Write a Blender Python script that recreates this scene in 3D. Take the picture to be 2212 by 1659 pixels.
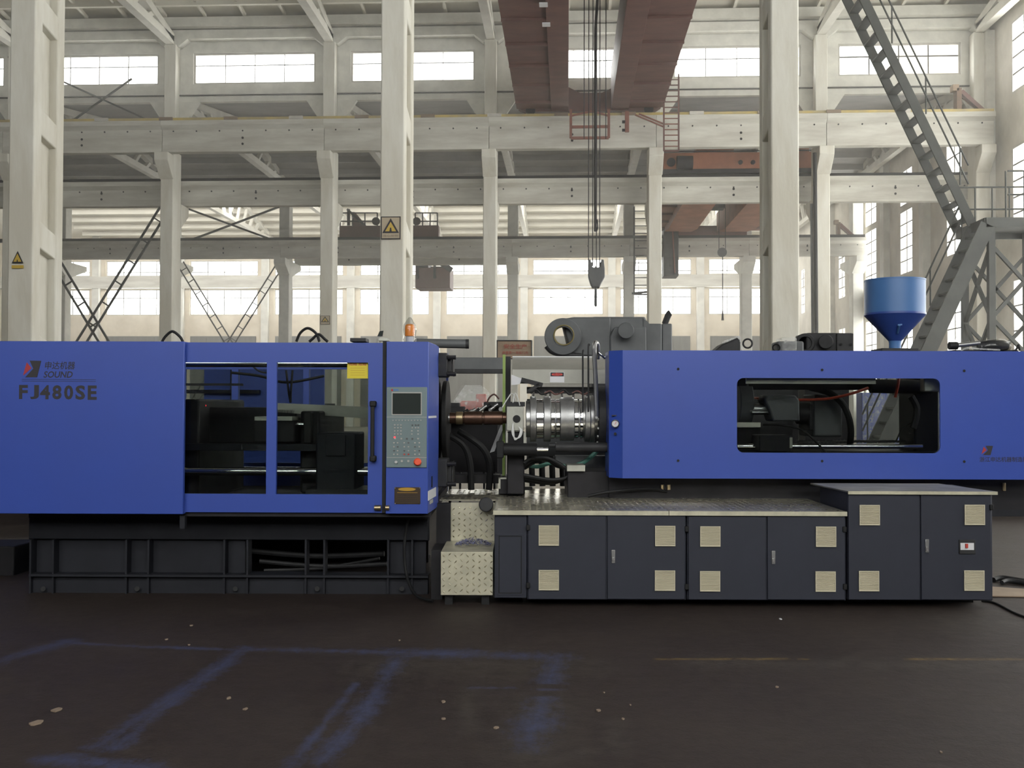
import bpy, bmesh, math, random
from mathutils import Matrix, Vector
random.seed(7)
for _o in list(bpy.data.objects): bpy.data.objects.remove(_o)
SC = bpy.context.scene
COL = SC.collection
R_ = math.radians
# ------------------------------------------------------------------ camera
FPX, EYE = 2300.0, 1.55
YAW, PITCH, ROLL = R_(3.0), math.atan((875 - 829.5) / 2300.0), .003
CAMROT = Matrix.Rotation(YAW, 3, 'Z') @ Matrix.Rotation(math.pi / 2 + PITCH, 3, 'X') @ Matrix.Rotation(ROLL, 3, 'Z')
cam_data = bpy.data.cameras.new('camera')
cam = bpy.data.objects.new('camera', cam_data)
COL.objects.link(cam)
cam.matrix_world = Matrix.Translation((0, 0, EYE)) @ CAMROT.to_4x4()
cam_data.sensor_fit = 'HORIZONTAL'; cam_data.sensor_width = 36
cam_data.lens = FPX / 2212 * 36
cam_data.clip_end = 400
SC.camera = cam
# ------------------------------------------------------------------ world and exposure
SKY = 7.0
wd = bpy.data.worlds.new('overcast_sky'); SC.world = wd; wd.use_nodes = True
bg = wd.node_tree.nodes['Background']
bg.inputs[0].default_value = (1.0, .985, .95, 1); bg.inputs[1].default_value = SKY
SC.view_settings.view_transform = 'Standard'; SC.view_settings.look = 'None'
SC.view_settings.exposure = 0.0; SC.view_settings.gamma = 1.0
SC.view_settings.use_curve_mapping = False
SC.cycles.use_denoising = True
SC.cycles.adaptive_threshold = .06
SC.cycles.max_bounces = 5; SC.cycles.diffuse_bounces = 3; SC.cycles.glossy_bounces = 2
SC.cycles.transparent_max_bounces = 12; SC.cycles.transmission_bounces = 4
SC.cycles.caustics_reflective = False; SC.cycles.caustics_refractive = False
SC.cycles.sample_clamp_indirect = 4
LIGHT_K = 1.0
FRONT_K, CLERE_K, ROOF3_K = 1.42, 1.0, 1.75
FAR_K, HAZE = .84, .004
def daylight(name, loc, rot, w, h, k=1.0, col=(1.0, .985, .945)):
    """overcast daylight entering through one window, or an added roof lamp: an area the size of the opening"""
    d = bpy.data.lights.new(name, 'AREA'); d.shape = 'RECTANGLE'; d.size = w; d.size_y = h
    d.energy = SKY * LIGHT_K * k * math.pi * w * h; d.color = col
    o = bpy.data.objects.new(name, d); COL.objects.link(o)
    o.location = loc; o.rotation_euler = rot
    return o
FACE_FRONT = (-math.pi / 2, 0, 0)       # shines towards -y
FACE_REAR = (math.pi / 2, 0, 0)         # shines towards +y
FACE_LEFT = (0, math.pi / 2, 0)         # shines towards -x
FACE_DOWN = (0, 0, 0)

# ------------------------------------------------------------------ frames and pixel rays
AM = YAW - R_(.4)                        # the machine stands a little askew in the hall
FR = {'B': Matrix.Identity(4), 'M': Matrix.Rotation(AM, 4, 'Z')}
def ray(px, py): return CAMROT @ Vector(((px - 1106) / FPX, (829.5 - py) / FPX, -1.0))
def PB(px, py, y):
    d = ray(px, py); return Vector((0, 0, EYE)) + d * (y / d.y)
def PX(px, py, x):
    d = ray(px, py); return Vector((0, 0, EYE)) + d * (x / d.x)
def PF(px, py):
    d = ray(px, py); return Vector((0, 0, EYE)) + d * (-EYE / d.z)
_MI = Matrix.Rotation(-AM, 3, 'Z')
def PM(px, py, y):
    d = _MI @ ray(px, py); return Vector((0, 0, EYE)) + d * (y / d.y)

# ------------------------------------------------------------------ geometry collector
class G:
    def __init__(s): s.v = []; s.f = []
    def add(s, vs, fs):
        n = len(s.v); s.v += [tuple(v) for v in vs]; s.f += [tuple(i + n for i in f) for f in fs]; return s
    def box(s, x0, x1, y0, y1, z0, z1):
        x0, x1 = min(x0, x1), max(x0, x1); y0, y1 = min(y0, y1), max(y0, y1); z0, z1 = min(z0, z1), max(z0, z1)
        return s.add([(x0, y0, z0), (x1, y0, z0), (x1, y1, z0), (x0, y1, z0), (x0, y0, z1), (x1, y0, z1), (x1, y1, z1), (x0, y1, z1)],
                     [(0, 3, 2, 1), (4, 5, 6, 7), (0, 1, 5, 4), (1, 2, 6, 5), (2, 3, 7, 6), (3, 0, 4, 7)])
    def pm(s, px0, py0, px1, py1, y, d):
        """box in the machine frame whose front face covers the pixel rectangle at depth y"""
        c = ((px0 + px1) / 2, (py0 + py1) / 2)
        return s.box(PM(px0, c[1], y).x, PM(px1, c[1], y).x, y, y + d, PM(c[0], py1, y).z, PM(c[0], py0, y).z)
    def pb(s, px0, py0, px1, py1, y, d):
        c = ((px0 + px1) / 2, (py0 + py1) / 2)
        return s.box(PB(px0, c[1], y).x, PB(px1, c[1], y).x, y, y + d, PB(c[0], py1, y).z, PB(c[0], py0, y).z)
    def beam(s, p0, p1, w, h, up=(0, 0, 1)):
        p0, p1 = Vector(p0), Vector(p1); d = (p1 - p0).normalized(); up = Vector(up)
        a = d.cross(up)
        if a.length < 1e-4: a = d.cross(Vector((0, 1, 0)))
        a.normalize(); b = a.cross(d).normalized()
        a *= w / 2; b *= h / 2
        return s.add([p0 - a - b, p0 + a - b, p0 + a + b, p0 - a + b, p1 - a - b, p1 + a - b, p1 + a + b, p1 - a + b],
                     [(0, 3, 2, 1), (4, 5, 6, 7), (0, 1, 5, 4), (1, 2, 6, 5), (2, 3, 7, 6), (3, 0, 4, 7)])
    def cyl(s, p0, p1, r0, r1=None, n=16, hole=0.0):
        p0, p1 = Vector(p0), Vector(p1); r1 = r0 if r1 is None else r1
        d = (p1 - p0).normalized(); a = d.orthogonal().normalized(); b = d.cross(a)
        dirs = [a * math.cos(2 * math.pi * i / n) + b * math.sin(2 * math.pi * i / n) for i in range(n)]
        v = [p0 + u * r0 for u in dirs] + [p1 + u * r1 for u in dirs]
        f = [(i, (i + 1) % n, n + (i + 1) % n, n + i) for i in range(n)]
        if hole:
            v += [p0 + u * hole for u in dirs] + [p1 + u * hole for u in dirs]
            for i in range(n):
                j = (i + 1) % n
                f += [(2 * n + j, 2 * n + i, 3 * n + i, 3 * n + j), (j, i, 2 * n + i, 2 * n + j), (n + i, n + j, 3 * n + j, 3 * n + i)]
        else:
            f += [tuple(range(n - 1, -1, -1)), tuple(range(n, 2 * n))]
        return s.add(v, f)
    def lathe(s, c, prof, n=32, axis='z'):
        """prof = [(r, h)...] revolved about an axis through c"""
        c = Vector(c); v = []; f = []
        for r, h in prof:
            for i in range(n):
                t = 2 * math.pi * i / n; u, w = r * math.cos(t), r * math.sin(t)
                v.append(c + Vector({'z': (u, w, h), 'x': (h, u, w), 'y': (w, h, u)}[axis]))
        for k in range(len(prof) - 1):
            for i in range(n):
                j = (i + 1) % n; f.append((k * n + i, k * n + j, k * n + n + j, k * n + n + i))
        f.append(tuple(range(n - 1, -1, -1))); m = (len(prof) - 1) * n; f.append(tuple(range(m, m + n)))
        return s.add(v, f)
    def tube(s, pts, r, n=8):
        pts = [Vector(p) for p in pts]; v = []; f = []; a = None
        for i, p in enumerate(pts):
            d = (pts[min(i + 1, len(pts) - 1)] - pts[max(i - 1, 0)]).normalized()
            a = d.orthogonal().normalized() if a is None else (a - d * a.dot(d)).normalized()
            b = d.cross(a)
            v += [p + (a * math.cos(2 * math.pi * k / n) + b * math.sin(2 * math.pi * k / n)) * r for k in range(n)]
        for i in range(len(pts) - 1):
            for k in range(n):
                j = (k + 1) % n; f.append((i * n + k, i * n + j, i * n + n + j, i * n + n + k))
        f.append(tuple(range(n - 1, -1, -1))); m = (len(pts) - 1) * n; f.append(tuple(range(m, m + n)))
        return s.add(v, f)
    def prism(s, poly, axis, c0, c1):
        def P(a, b, c): return {'y': (a, c, b), 'x': (c, a, b), 'z': (a, b, c)}[axis]
        n = len(poly)
        v = [P(a, b, c0) for a, b in poly] + [P(a, b, c1) for a, b in poly]
        f = [tuple(range(n)), tuple(range(2 * n - 1, n - 1, -1))] + [(i, n + i, n + (i + 1) % n, (i + 1) % n) for i in range(n)]
        return s.add(v, f)
    def plate(s, outer, holes, axis, c0, c1):
        """flat sheet of thickness c0..c1 with holes; outlines are closed polygons in the two other axes"""
        def P(a, b, c): return {'y': (a, c, b), 'x': (c, a, b), 'z': (a, b, c)}[axis]
        bm = bmesh.new(); es = []
        for loop in [outer] + holes:
            vs = [bm.verts.new(P(a, b, c0)) for a, b in loop]
            es += [bm.edges.new((vs[i], vs[(i + 1) % len(vs)])) for i in range(len(vs))]
        bmesh.ops.triangle_fill(bm, edges=es, use_beauty=True, use_dissolve=False)
        ex = bmesh.ops.extrude_face_region(bm, geom=bm.faces[:])
        dv = Vector(P(0, 0, c1)) - Vector(P(0, 0, c0))
        bmesh.ops.translate(bm, verts=[e for e in ex['geom'] if isinstance(e, bmesh.types.BMVert)], vec=dv)
        bmesh.ops.recalc_face_normals(bm, faces=bm.faces[:])
        bm.verts.index_update()
        s.add([v.co[:] for v in bm.verts], [tuple(v.index for v in f.verts) for f in bm.faces]); bm.free()
        return s
def rrect(x0, x1, z0, z1, r, n=5):
    o = []
    for cx, cz, a in ((x1 - r, z1 - r, 0), (x0 + r, z1 - r, 90), (x0 + r, z0 + r, 180), (x1 - r, z0 + r, 270)):
        o += [(cx + r * math.cos(R_(a + 90 * i / n)), cz + r * math.sin(R_(a + 90 * i / n))) for i in range(n + 1)]
    return o
def rect(x0, x1, z0, z1): return [(x0, z0), (x1, z0), (x1, z1), (x0, z1)]
def smooth_path(pts, n=6):
    pts = [Vector(p) for p in pts]; o = []
    for i in range(len(pts) - 1):
        p0, p1, p2, p3 = pts[max(i - 1, 0)], pts[i], pts[i + 1], pts[min(i + 2, len(pts) - 1)]
        for k in range(n):
            t = k / n
            o.append(.5 * ((2 * p1) + (p2 - p0) * t + (2 * p0 - 5 * p1 + 4 * p2 - p3) * t * t + (3 * p1 - p0 - 3 * p2 + p3) * t ** 3))
    o.append(pts[-1]); return o
def mesh_from(g, name, off, m, smooth=True):
    me = bpy.data.meshes.new(name)
    me.from_pydata([(v[0] - off[0], v[1] - off[1], v[2] - off[2]) for v in g.v], [], g.f)
    bm = bmesh.new(); bm.from_mesh(me); bmesh.ops.recalc_face_normals(bm, faces=bm.faces[:]); bm.to_mesh(me); bm.free()
    if smooth:
        me.polygons.foreach_set('use_smooth', [True] * len(me.polygons)); me.set_sharp_from_angle(angle=R_(32))
    if m: me.materials.append(m)
    me.update(); return me
INFO = {}                                # object -> (frame, base point)
def props(o, label=None, cat=None, group=None, kind=None):
    if label: o['label'] = label
    if cat: o['category'] = cat
    if group: o['group'] = group
    if kind: o['kind'] = kind
    return o
def thing(name, label, cat, base, frame='B', group=None):
    """an Empty at the base of a thing; its parts are its children"""
    o = bpy.data.objects.new(name, None); COL.objects.link(o); o.empty_display_size = .1
    o.matrix_world = FR[frame] @ Matrix.Translation(base)
    INFO[o] = (frame, Vector(base)); return props(o, label, cat, group, 'thing')
def part(name, g, m, parent, bevel=0, label=None, kind=None, smooth=True):
    frame, base = INFO[parent]
    o = bpy.data.objects.new(name, mesh_from(g, name, base, m, smooth)); COL.objects.link(o)
    o.parent = parent; INFO[o] = (frame, base)
    if label: o['label'] = label
    if kind: o['kind'] = kind
    if bevel:
        b = o.modifiers.new('edge', 'BEVEL'); b.width = bevel; b.segments = 2; b.limit_method = 'ANGLE'; b.angle_limit = R_(40)
    return o
def solo(name, label, cat, g, m, frame='B', group=None, kind='thing', bevel=0):
    """a thing (or a piece of the setting) that is one mesh"""
    xs = [v[0] for v in g.v]; ys = [v[1] for v in g.v]; zs = [v[2] for v in g.v]
    base = Vector(((min(xs) + max(xs)) / 2, (min(ys) + max(ys)) / 2, min(zs)))
    o = bpy.data.objects.new(name, mesh_from(g, name, base, m)); COL.objects.link(o)
    o.matrix_world = FR[frame] @ Matrix.Translation(base); INFO[o] = (frame, base)
    if bevel:
        b = o.modifiers.new('edge', 'BEVEL'); b.width = bevel; b.segments = 2; b.limit_method = 'ANGLE'; b.angle_limit = R_(40)
    return props(o, label, cat, group, kind)
def struct(name, g, m, bevel=0): return solo(name, None, None, g, m, kind='structure', bevel=bevel)
def piece(name, me, parent, loc, rot=None):
    """one more piece that shares its mesh; loc in the parent's frame coordinates"""
    o = bpy.data.objects.new(name, me); COL.objects.link(o); o.parent = parent
    frame, base = INFO[parent]; o.location = Vector(loc) - base
    if rot: o.rotation_euler = rot
    INFO[o] = (frame, Vector(loc)); return o
def dup(root, delta, label, group=None):
    """a copy of a thing with copies of its parts and sub-parts, moved by delta"""
    frame, base = INFO[root]
    r = root.copy(); COL.objects.link(r); r['label'] = label
    r.location = root.location + (FR[frame].to_3x3() @ Vector(delta)); INFO[r] = (frame, base + Vector(delta))
    if group: r['group'] = group
    for ch in list(root.children):
        c = ch.copy(); COL.objects.link(c); c.parent = r
        for gc in list(ch.children):
            d = gc.copy(); COL.objects.link(d); d.parent = c
    return r
_fonts = {}
def lettering(text, x0, x1, z0, z1, y, m, parent, bold=0.0, shear=0.0, name='lettering', thick=.0012):
    """flat lettering filling the rectangle, printed on the face y = const that looks towards -y"""
    cu = bpy.data.curves.new('txt', 'FONT'); cu.body = text; cu.offset = bold; cu.shear = shear; cu.resolution_u = 3
    ob = bpy.data.objects.new('txt', cu); COL.objects.link(ob)
    bpy.context.view_layer.update()
    me = bpy.data.meshes.new_from_object(ob.evaluated_get(bpy.context.evaluated_depsgraph_get()))
    bpy.data.objects.remove(ob)
    g = G(); vs = [v.co.copy() for v in me.vertices]
    if not vs: return None
    ax, bx = min(v.x for v in vs), max(v.x for v in vs); ay, by = min(v.y for v in vs), max(v.y for v in vs)
    g.add([(x0 + (v.x - ax) / (bx - ax) * (x1 - x0), y, z0 + (v.y - ay) / max(by - ay, 1e-6) * (z1 - z0)) for v in vs], [tuple(p.vertices) for p in me.polygons])
    bpy.data.meshes.remove(me)
    return part(name, g, m, parent, smooth=False)

# ------------------------------------------------------------------ materials
def mat(name, col, rough=.5, metal=0.0, var=0.0, scale=3.0, col2=None, bump=0.0, bscale=40.0, spec=.5, stretch=None, sheen=0.0):
    """principled paint or metal with noise-driven colour variation, roughness wear and fine relief"""
    m = bpy.data.materials.new(name); m.use_nodes = True; nt = m.node_tree; N = nt.nodes; L = nt.links
    b = N['Principled BSDF']; b.inputs['Roughness'].default_value = rough; b.inputs['Metallic'].default_value = metal
    b.inputs['Specular IOR Level'].default_value = spec
    b.inputs['Base Color'].default_value = (*col, 1)
    if var or col2 or bump:
        tc = N.new('ShaderNodeTexCoord'); src = tc.outputs['Object']
        if stretch:
            mp = N.new('ShaderNodeMapping'); mp.inputs['Scale'].default_value = stretch; L.new(src, mp.inputs['Vector']); src = mp.outputs[0]
    if var or col2:
        c2 = col2 or tuple(max(0, c * (1 - var)) for c in col)
        n = N.new('ShaderNodeTexNoise'); n.inputs['Scale'].default_value = scale; n.inputs['Detail'].default_value = 6; n.inputs['Roughness'].default_value = .62
        L.new(src, n.inputs['Vector'])
        r = N.new('ShaderNodeValToRGB'); r.color_ramp.elements[0].position = .38; r.color_ramp.elements[1].position = .66
        r.color_ramp.elements[0].color = (*c2, 1); r.color_ramp.elements[1].color = (*col, 1)
        L.new(n.outputs['Fac'], r.inputs[0]); L.new(r.outputs[0], b.inputs['Base Color'])
        mr = N.new('ShaderNodeMapRange'); mr.inputs[3].default_value = min(1, rough + .08); mr.inputs[4].default_value = max(.03, rough - .06)
        L.new(n.outputs['Fac'], mr.inputs[0]); L.new(mr.outputs[0], b.inputs['Roughness'])
    if bump:
        n2 = N.new('ShaderNodeTexNoise'); n2.inputs['Scale'].default_value = bscale; n2.inputs['Detail'].default_value = 4; L.new(src, n2.inputs['Vector'])
        bp = N.new('ShaderNodeBump'); bp.inputs['Strength'].default_value = bump; bp.inputs['Distance'].default_value = .02
        L.new(n2.outputs['Fac'], bp.inputs['Height']); L.new(bp.outputs[0], b.inputs['Normal'])
    return m
def glass(name, tint, gloss=.08, rough=.02):
    m = bpy.data.materials.new(name); m.use_nodes = True; nt = m.node_tree; N = nt.nodes; L = nt.links
    N.remove(N['Principled BSDF'])
    t = N.new('ShaderNodeBsdfTransparent'); t.inputs[0].default_value = (*tint, 1)
    g = N.new('ShaderNodeBsdfGlossy'); g.inputs['Roughness'].default_value = rough
    fr = N.new('ShaderNodeFresnel'); fr.inputs[0].default_value = 1.45
    ge = N.new('ShaderNodeNewGeometry'); mu = N.new('ShaderNodeMath'); mu.operation = 'SUBTRACT'; mu.use_clamp = True   # reflect once per pane, on its outer skin
    L.new(fr.outputs[0], mu.inputs[0]); L.new(ge.outputs['Backfacing'], mu.inputs[1])
    mx = N.new('ShaderNodeMixShader'); L.new(mu.outputs[0], mx.inputs[0]); L.new(t.outputs[0], mx.inputs[1]); L.new(g.outputs[0], mx.inputs[2])
    L.new(mx.outputs[0], N['Material Output'].inputs[0]); return m
def emit(name, col, k):
    m = bpy.data.materials.new(name); m.use_nodes = True; b = m.node_tree.nodes['Principled BSDF']
    b.inputs['Base Color'].default_value = (*col, 1); b.inputs['Emission Color'].default_value = (*col, 1); b.inputs['Emission Strength'].default_value = k
    return m
M = {}
M['white'] = mat('whitewashed_concrete', (.70, .69, .63), .8, var=.18, scale=1.6, bump=.15, bscale=14)
M['white2'] = mat('whitewashed_column', (.72, .71, .65), .8, col2=(.56, .53, .45), scale=1.1, bump=.15, bscale=18, stretch=(1, 1, .25))
M['beam'] = mat('whitewashed_beam', (.60, .59, .53), .82, col2=(.45, .43, .38), scale=1.4, bump=.15, bscale=12, stretch=(.35, 1, 2.2))
M['wall'] = mat('stained_plaster', (.70, .63, .51), .85, col2=(.54, .47, .36), scale=.5, bump=.1, bscale=9)
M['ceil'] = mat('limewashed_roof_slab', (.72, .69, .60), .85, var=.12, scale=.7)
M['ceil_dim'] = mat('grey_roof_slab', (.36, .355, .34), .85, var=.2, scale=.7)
M['ceil_dark'] = mat('darkened_unseen_slab', (.16, .155, .145), .85, var=.2, scale=.7)  # unseen front wall and roof, darkened to cut bounce light on the machine
M['truss'] = mat('painted_truss', (.68, .66, .59), .75, var=.15, scale=1.5)
M['wall2'] = mat('grey_plaster', (.66, .62, .54), .85, col2=(.46, .43, .37), scale=.45, bump=.1, bscale=9)
M['bar'] = mat('window_steel', (.08, .075, .07), .6, var=.3)
M['frame'] = mat('window_frame_paint', (.55, .53, .48), .6, var=.2)
M['pane'] = glass('window_glass', (.97, .98, .98))
M['stair'] = mat('grey_green_stair_paint', (.062, .066, .061), .6, var=.25, scale=2.5)
M['brown'] = mat('brown_crane_paint', (.135, .062, .050), .6, col2=(.10, .045, .04), scale=.8, stretch=(1, 2.5, 1))
M['orange'] = mat('orange_crane_paint', (.30, .105, .05), .6, var=.35, scale=1.2)
M['redsteel'] = mat('red_oxide_steel', (.23, .085, .058), .6, var=.3)
M['yellow'] = mat('yellow_rail_paint', (.55, .42, .12), .6, col2=(.35, .29, .16), scale=1.2)
M['dark'] = mat('dark_machine_paint', (.018, .017, .020), .55, var=.3, scale=4, spec=.25)
M['black'] = mat('black_rubber', (.009, .009, .010), .6, spec=.3)
M['iron'] = mat('dark_cast_iron', (.032, .032, .034), .55, var=.35, scale=5, spec=.3)
M['greyiron'] = mat('primed_cast_grey', (.105, .11, .115), .55, var=.25, scale=2.5)
M['blue'] = mat('blue_machine_enamel', (.034, .072, .355), .36, var=.07, scale=1.2, spec=.5)
M['bluehop'] = mat('blue_hopper_enamel', (.060, .155, .36), .42, var=.06, scale=3, spec=.5)
M['slate'] = mat('slate_cabinet_enamel', (.0255, .0280, .0415), .55, spec=.35, var=.1, scale=2.5, bump=.04, bscale=160)
M['bed'] = mat('machine_bed_paint', (.017, .018, .024), .6, var=.25, scale=3, spec=.25)
M['beige'] = mat('beige_vent_plastic', (.56, .51, .38), .55, var=.08)
M['console'] = mat('grey_green_keypad', (.145, .195, .205), .5, var=.06)
M['screen'] = mat('dark_display', (.030, .036, .034), .12)
M['key'] = mat('pale_key_cap', (.35, .34, .32), .5)
M['keydark'] = mat('dark_key_cap', (.08, .08, .08), .5)
M['red'] = mat('red_plastic', (.55, .035, .022), .4)
M['redtext'] = mat('red_print', (.42, .045, .03), .6)
M['estop'] = mat('orange_red_button', (.75, .085, .03), .35)
M['lamp'] = mat('amber_lens', (.85, .27, .04), .3)
M['yellowlabel'] = mat('yellow_label', (.62, .50, .02), .5)
M['print'] = mat('dark_print', (.020, .017, .022), .6)
M['printred'] = mat('red_emblem_print', (.34, .028, .03), .6)
M['brass'] = mat('worn_brass', (.42, .33, .20), .35, metal=.9, var=.3)
M['plate'] = mat('brown_anodised_plate', (.055, .036, .022), .35, metal=.3)
M['ochre'] = mat('ochre_print', (.42, .24, .02), .5)
M['chrome'] = mat('polished_chrome', (.82, .82, .83), .12, metal=1)
M['steel'] = mat('brushed_steel', (.42, .42, .42), .32, metal=.95, var=.2, scale=9)
M['band'] = mat('heater_band_steel', (.36, .36, .36), .42, metal=.85, var=.25, scale=12)
M['copper'] = mat('heat_tinted_steel', (.13, .075, .055), .35, metal=.85, var=.35, scale=9)
M['galv'] = mat('galvanised_sheet', (.42, .42, .37), .42, metal=.55, var=.25, scale=4)
M['tread'] = mat('aluminium_treadplate', (.76, .71, .57), .27, metal=.86, var=.2, scale=5)
M['whitelabel'] = mat('white_label', (.62, .62, .64), .5)
M['cover'] = mat('pale_cover_sheet', (.36, .355, .315), .35, metal=.35, var=.15, scale=3)
M['lime'] = mat('lime_painted_post', (.22, .32, .07), .5)
M['teal'] = mat('teal_hose', (.10, .30, .24), .5)
M['redhose'] = mat('red_hose', (.42, .055, .025), .45)
M['cable'] = mat('white_cable', (.6, .6, .58), .5)
M['film'] = None
M['crate'] = mat('red_crate', (.42, .05, .03), .45)
M['board'] = mat('faded_board', (.29, .21, .145), .7, var=.2)
M['door'] = mat('grey_shutter', (.125, .125, .115), .7, var=.25, scale=.8, stretch=(4, 1, .4))
M['swarf'] = mat('blue_white_shavings', (.42, .43, .55), .5, col2=(.10, .10, .22), scale=60)
M['scrap'] = mat('pale_floor_scrap', (.22, .165, .12), .8)
M['pink'] = mat('window_tint_tape', (.5, .3, .2), .7)
M['cloth'] = mat('grey_tarpaulin', (.25, .26, .27), .6, var=.2, scale=6, bump=.5, bscale=9)
M['tintpane'] = glass('tinted_door_pane', (.76, .79, .77))
M['clearpane'] = glass('clear_guard_pane', (.72, .74, .73))
M['dustglass'] = glass('dusty_film', (.6, .6, .58), rough=.3)
def _film():
    m = bpy.data.materials.new('wrapping_film'); m.use_nodes = True; nt = m.node_tree; N = nt.nodes; L = nt.links
    b = N['Principled BSDF']; b.inputs['Base Color'].default_value = (.8, .8, .78, 1); b.inputs['Roughness'].default_value = .25
    t = N.new('ShaderNodeBsdfTransparent'); mx = N.new('ShaderNodeMixShader')
    tc = N.new('ShaderNodeTexCoord'); n = N.new('ShaderNodeTexNoise'); n.inputs['Scale'].default_value = 14; n.inputs['Detail'].default_value = 3
    L.new(tc.outputs['Object'], n.inputs['Vector'])
    mr = N.new('ShaderNodeMapRange'); mr.inputs[3].default_value = -.1; mr.inputs[4].default_value = .6; L.new(n.outputs[0], mr.inputs[0])
    L.new(mr.outputs[0], mx.inputs[0]); L.new(t.outputs[0], mx.inputs[1]); L.new(b.outputs[0], mx.inputs[2]); L.new(mx.outputs[0], N['Material Output'].inputs[0])
    return m
M['film'] = _film()
M['bluecone'] = mat('dark_blue_cone_enamel', (.030, .065, .26), .35, var=.06, scale=3)
M['rust'] = mat('rusty_buffer', (.17, .105, .07), .7, var=.3)
M['redfade'] = mat('faded_red_print', (.26, .085, .06), .7)
M['tread2'] = mat('dull_treadplate', (.36, .35, .30), .5, metal=.8, var=.25, scale=5)
M['lip'] = mat('worn_aluminium_edge', (.58, .55, .42), .45, metal=.35, var=.25, scale=8)
M['strip'] = mat('pale_painted_strip', (.62, .60, .52), .6, var=.1)
M['ring'] = mat('yellowed_ring', (.23, .19, .08), .5, var=.2)
M['filmthin'] = glass('thin_film', (.8, .8, .8), rough=.1)
M['led'] = emit('red_indicator_light', (1, .02, .03), 3.0)
def _floor():
    """oily dark concrete with worn blue overspray lines, a thin yellow line and paler scuffs"""
    m = bpy.data.materials.new('oily_dark_concrete'); m.use_nodes = True; nt = m.node_tree; N = nt.nodes; L = nt.links
    b = N['Principled BSDF']
    ge = N.new('ShaderNodeNewGeometry'); pos = ge.outputs['Position']
    def math_(op, a, c=None, clamp=False):
        n = N.new('ShaderNodeMath'); n.operation = op; n.use_clamp = clamp
        for i, q in enumerate((a, c)):
            if q is None: continue
            if isinstance(q, (int, float)): n.inputs[i].default_value = q
            else: L.new(q, n.inputs[i])
        return n.outputs[0]
    def noise(scale, detail=5, rough=.6, stretch=None):
        n = N.new('ShaderNodeTexNoise'); n.inputs['Scale'].default_value = scale; n.inputs['Detail'].default_value = detail; n.inputs['Roughness'].default_value = rough
        s = pos
        if stretch:
            mp = N.new('ShaderNodeMapping'); mp.inputs['Scale'].default_value = stretch; L.new(pos, mp.inputs[0]); s = mp.outputs[0]
        L.new(s, n.inputs['Vector']); return n.outputs['Fac']
    def vm(op, a, c):
        n = N.new('ShaderNodeVectorMath'); n.operation = op
        for i, q in enumerate((a, c)):
            if isinstance(q, (tuple, Vector)): n.inputs[i].default_value = tuple(q)
            else: L.new(q, n.inputs[i])
        return n
    def seg(p, q, w):
        a, c = PF(*p), PF(*q); d = c - a
        r = vm('SUBTRACT', pos, a).outputs[0]
        t = math_('MULTIPLY', vm('DOT_PRODUCT', r, d).outputs['Value'], 1 / d.length_squared, True)
        sc = N.new('ShaderNodeVectorMath'); sc.operation = 'SCALE'; sc.inputs[0].default_value = tuple(d); L.new(t, sc.inputs['Scale'])
        dist = vm('DISTANCE', r, sc.outputs[0]).outputs['Value']
        return math_('SUBTRACT', 1.0, math_('MULTIPLY', dist, 1 / w), True)
    def merge(segs):
        o = None
        for s in segs:
            v = seg(*s); o = v if o is None else math_('MAXIMUM', o, v)
        return o
    big = noise(.55, 6); fine = noise(9, 7, .7); grain = noise(70, 3)
    ramp = N.new('ShaderNodeValToRGB'); e = ramp.color_ramp.elements
    e[0].position = .36; e[0].color = (.0155, .0092, .0092, 1); e[1].position = .64; e[1].color = (.041, .0305, .0255, 1)
    k = math_('ADD', math_('MULTIPLY', big, .45), math_('ADD', math_('MULTIPLY', fine, .35), math_('MULTIPLY', noise(45, 5, .8, (1, .6, 1)), .2))); L.new(k, ramp.inputs[0])
    def mix(fac, a, col):
        n = N.new('ShaderNodeMix'); n.data_type = 'RGBA'; L.new(fac, n.inputs[0]); L.new(a, n.inputs[6]); n.inputs[7].default_value = (*col, 1); return n.outputs[2]
    blue = merge([((-40, 1440), (145, 1386), 0.163), ((140, 1388), (330, 1398), 0.062), ((330, 1398), (530, 1404), 0.075), ((530, 1402), (850, 1409), 0.125), ((850, 1409), (1210, 1420), 0.213),
                  ((532, 1398), (350, 1530), 0.125), ((440, 1460), (210, 1612), 0.112), ((350, 1530), (250, 1615), 0.125), ((120, 1640), (330, 1659), 0.150), ((858, 1425), (770, 1560), 0.125), ((770, 1560), (690, 1650), 0.125),
                  ((770, 1475), (640, 1640), 0.062), ((640, 1640), (600, 1680), 0.112), ((1205, 1420), (1165, 1530), 0.163), ((1165, 1530), (1138, 1630), 0.188), ((1015, 1486), (1110, 1486), 0.050)])
    bmask = math_('MULTIPLY', math_('SUBTRACT', math_('ADD', math_('MULTIPLY', blue, .50), math_('ADD', math_('MULTIPLY', noise(20, 7, .8, (1, .5, 1)), 1.3), math_('MULTIPLY', noise(1.8, 4), .8))), 1.22, True), 2.0, True)
    bmask = math_('MULTIPLY', bmask, math_('MULTIPLY', blue, 3.0, True))
    bare = merge([((1150, 1482), (1212, 1483), .06), ((1152, 1498), (1212, 1498), .07), ((1115, 1640), (1205, 1641), .09)])
    bmask = math_('MULTIPLY', bmask, math_('SUBTRACT', 1.0, math_('MULTIPLY', bare, 2.5, True), True))
    pale = merge([((860, 1440), (1230, 1440), .42), ((1010, 1490), (1010, 1560), .10), ((1010, 1575), (1110, 1575), .09), ((1185, 1520), (1150, 1640), .30), ((1330, 1560), (1330, 1620), .10), ((1240, 1625), (1330, 1622), .08),
                  ((1500, 1432), (2212, 1438), .22), ((2080, 1345), (2300, 1345), .6)])
    pmask = math_('MULTIPLY', pale, math_('MULTIPLY', math_('SUBTRACT', fine, .30, True), 1.6, True), True)
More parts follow.
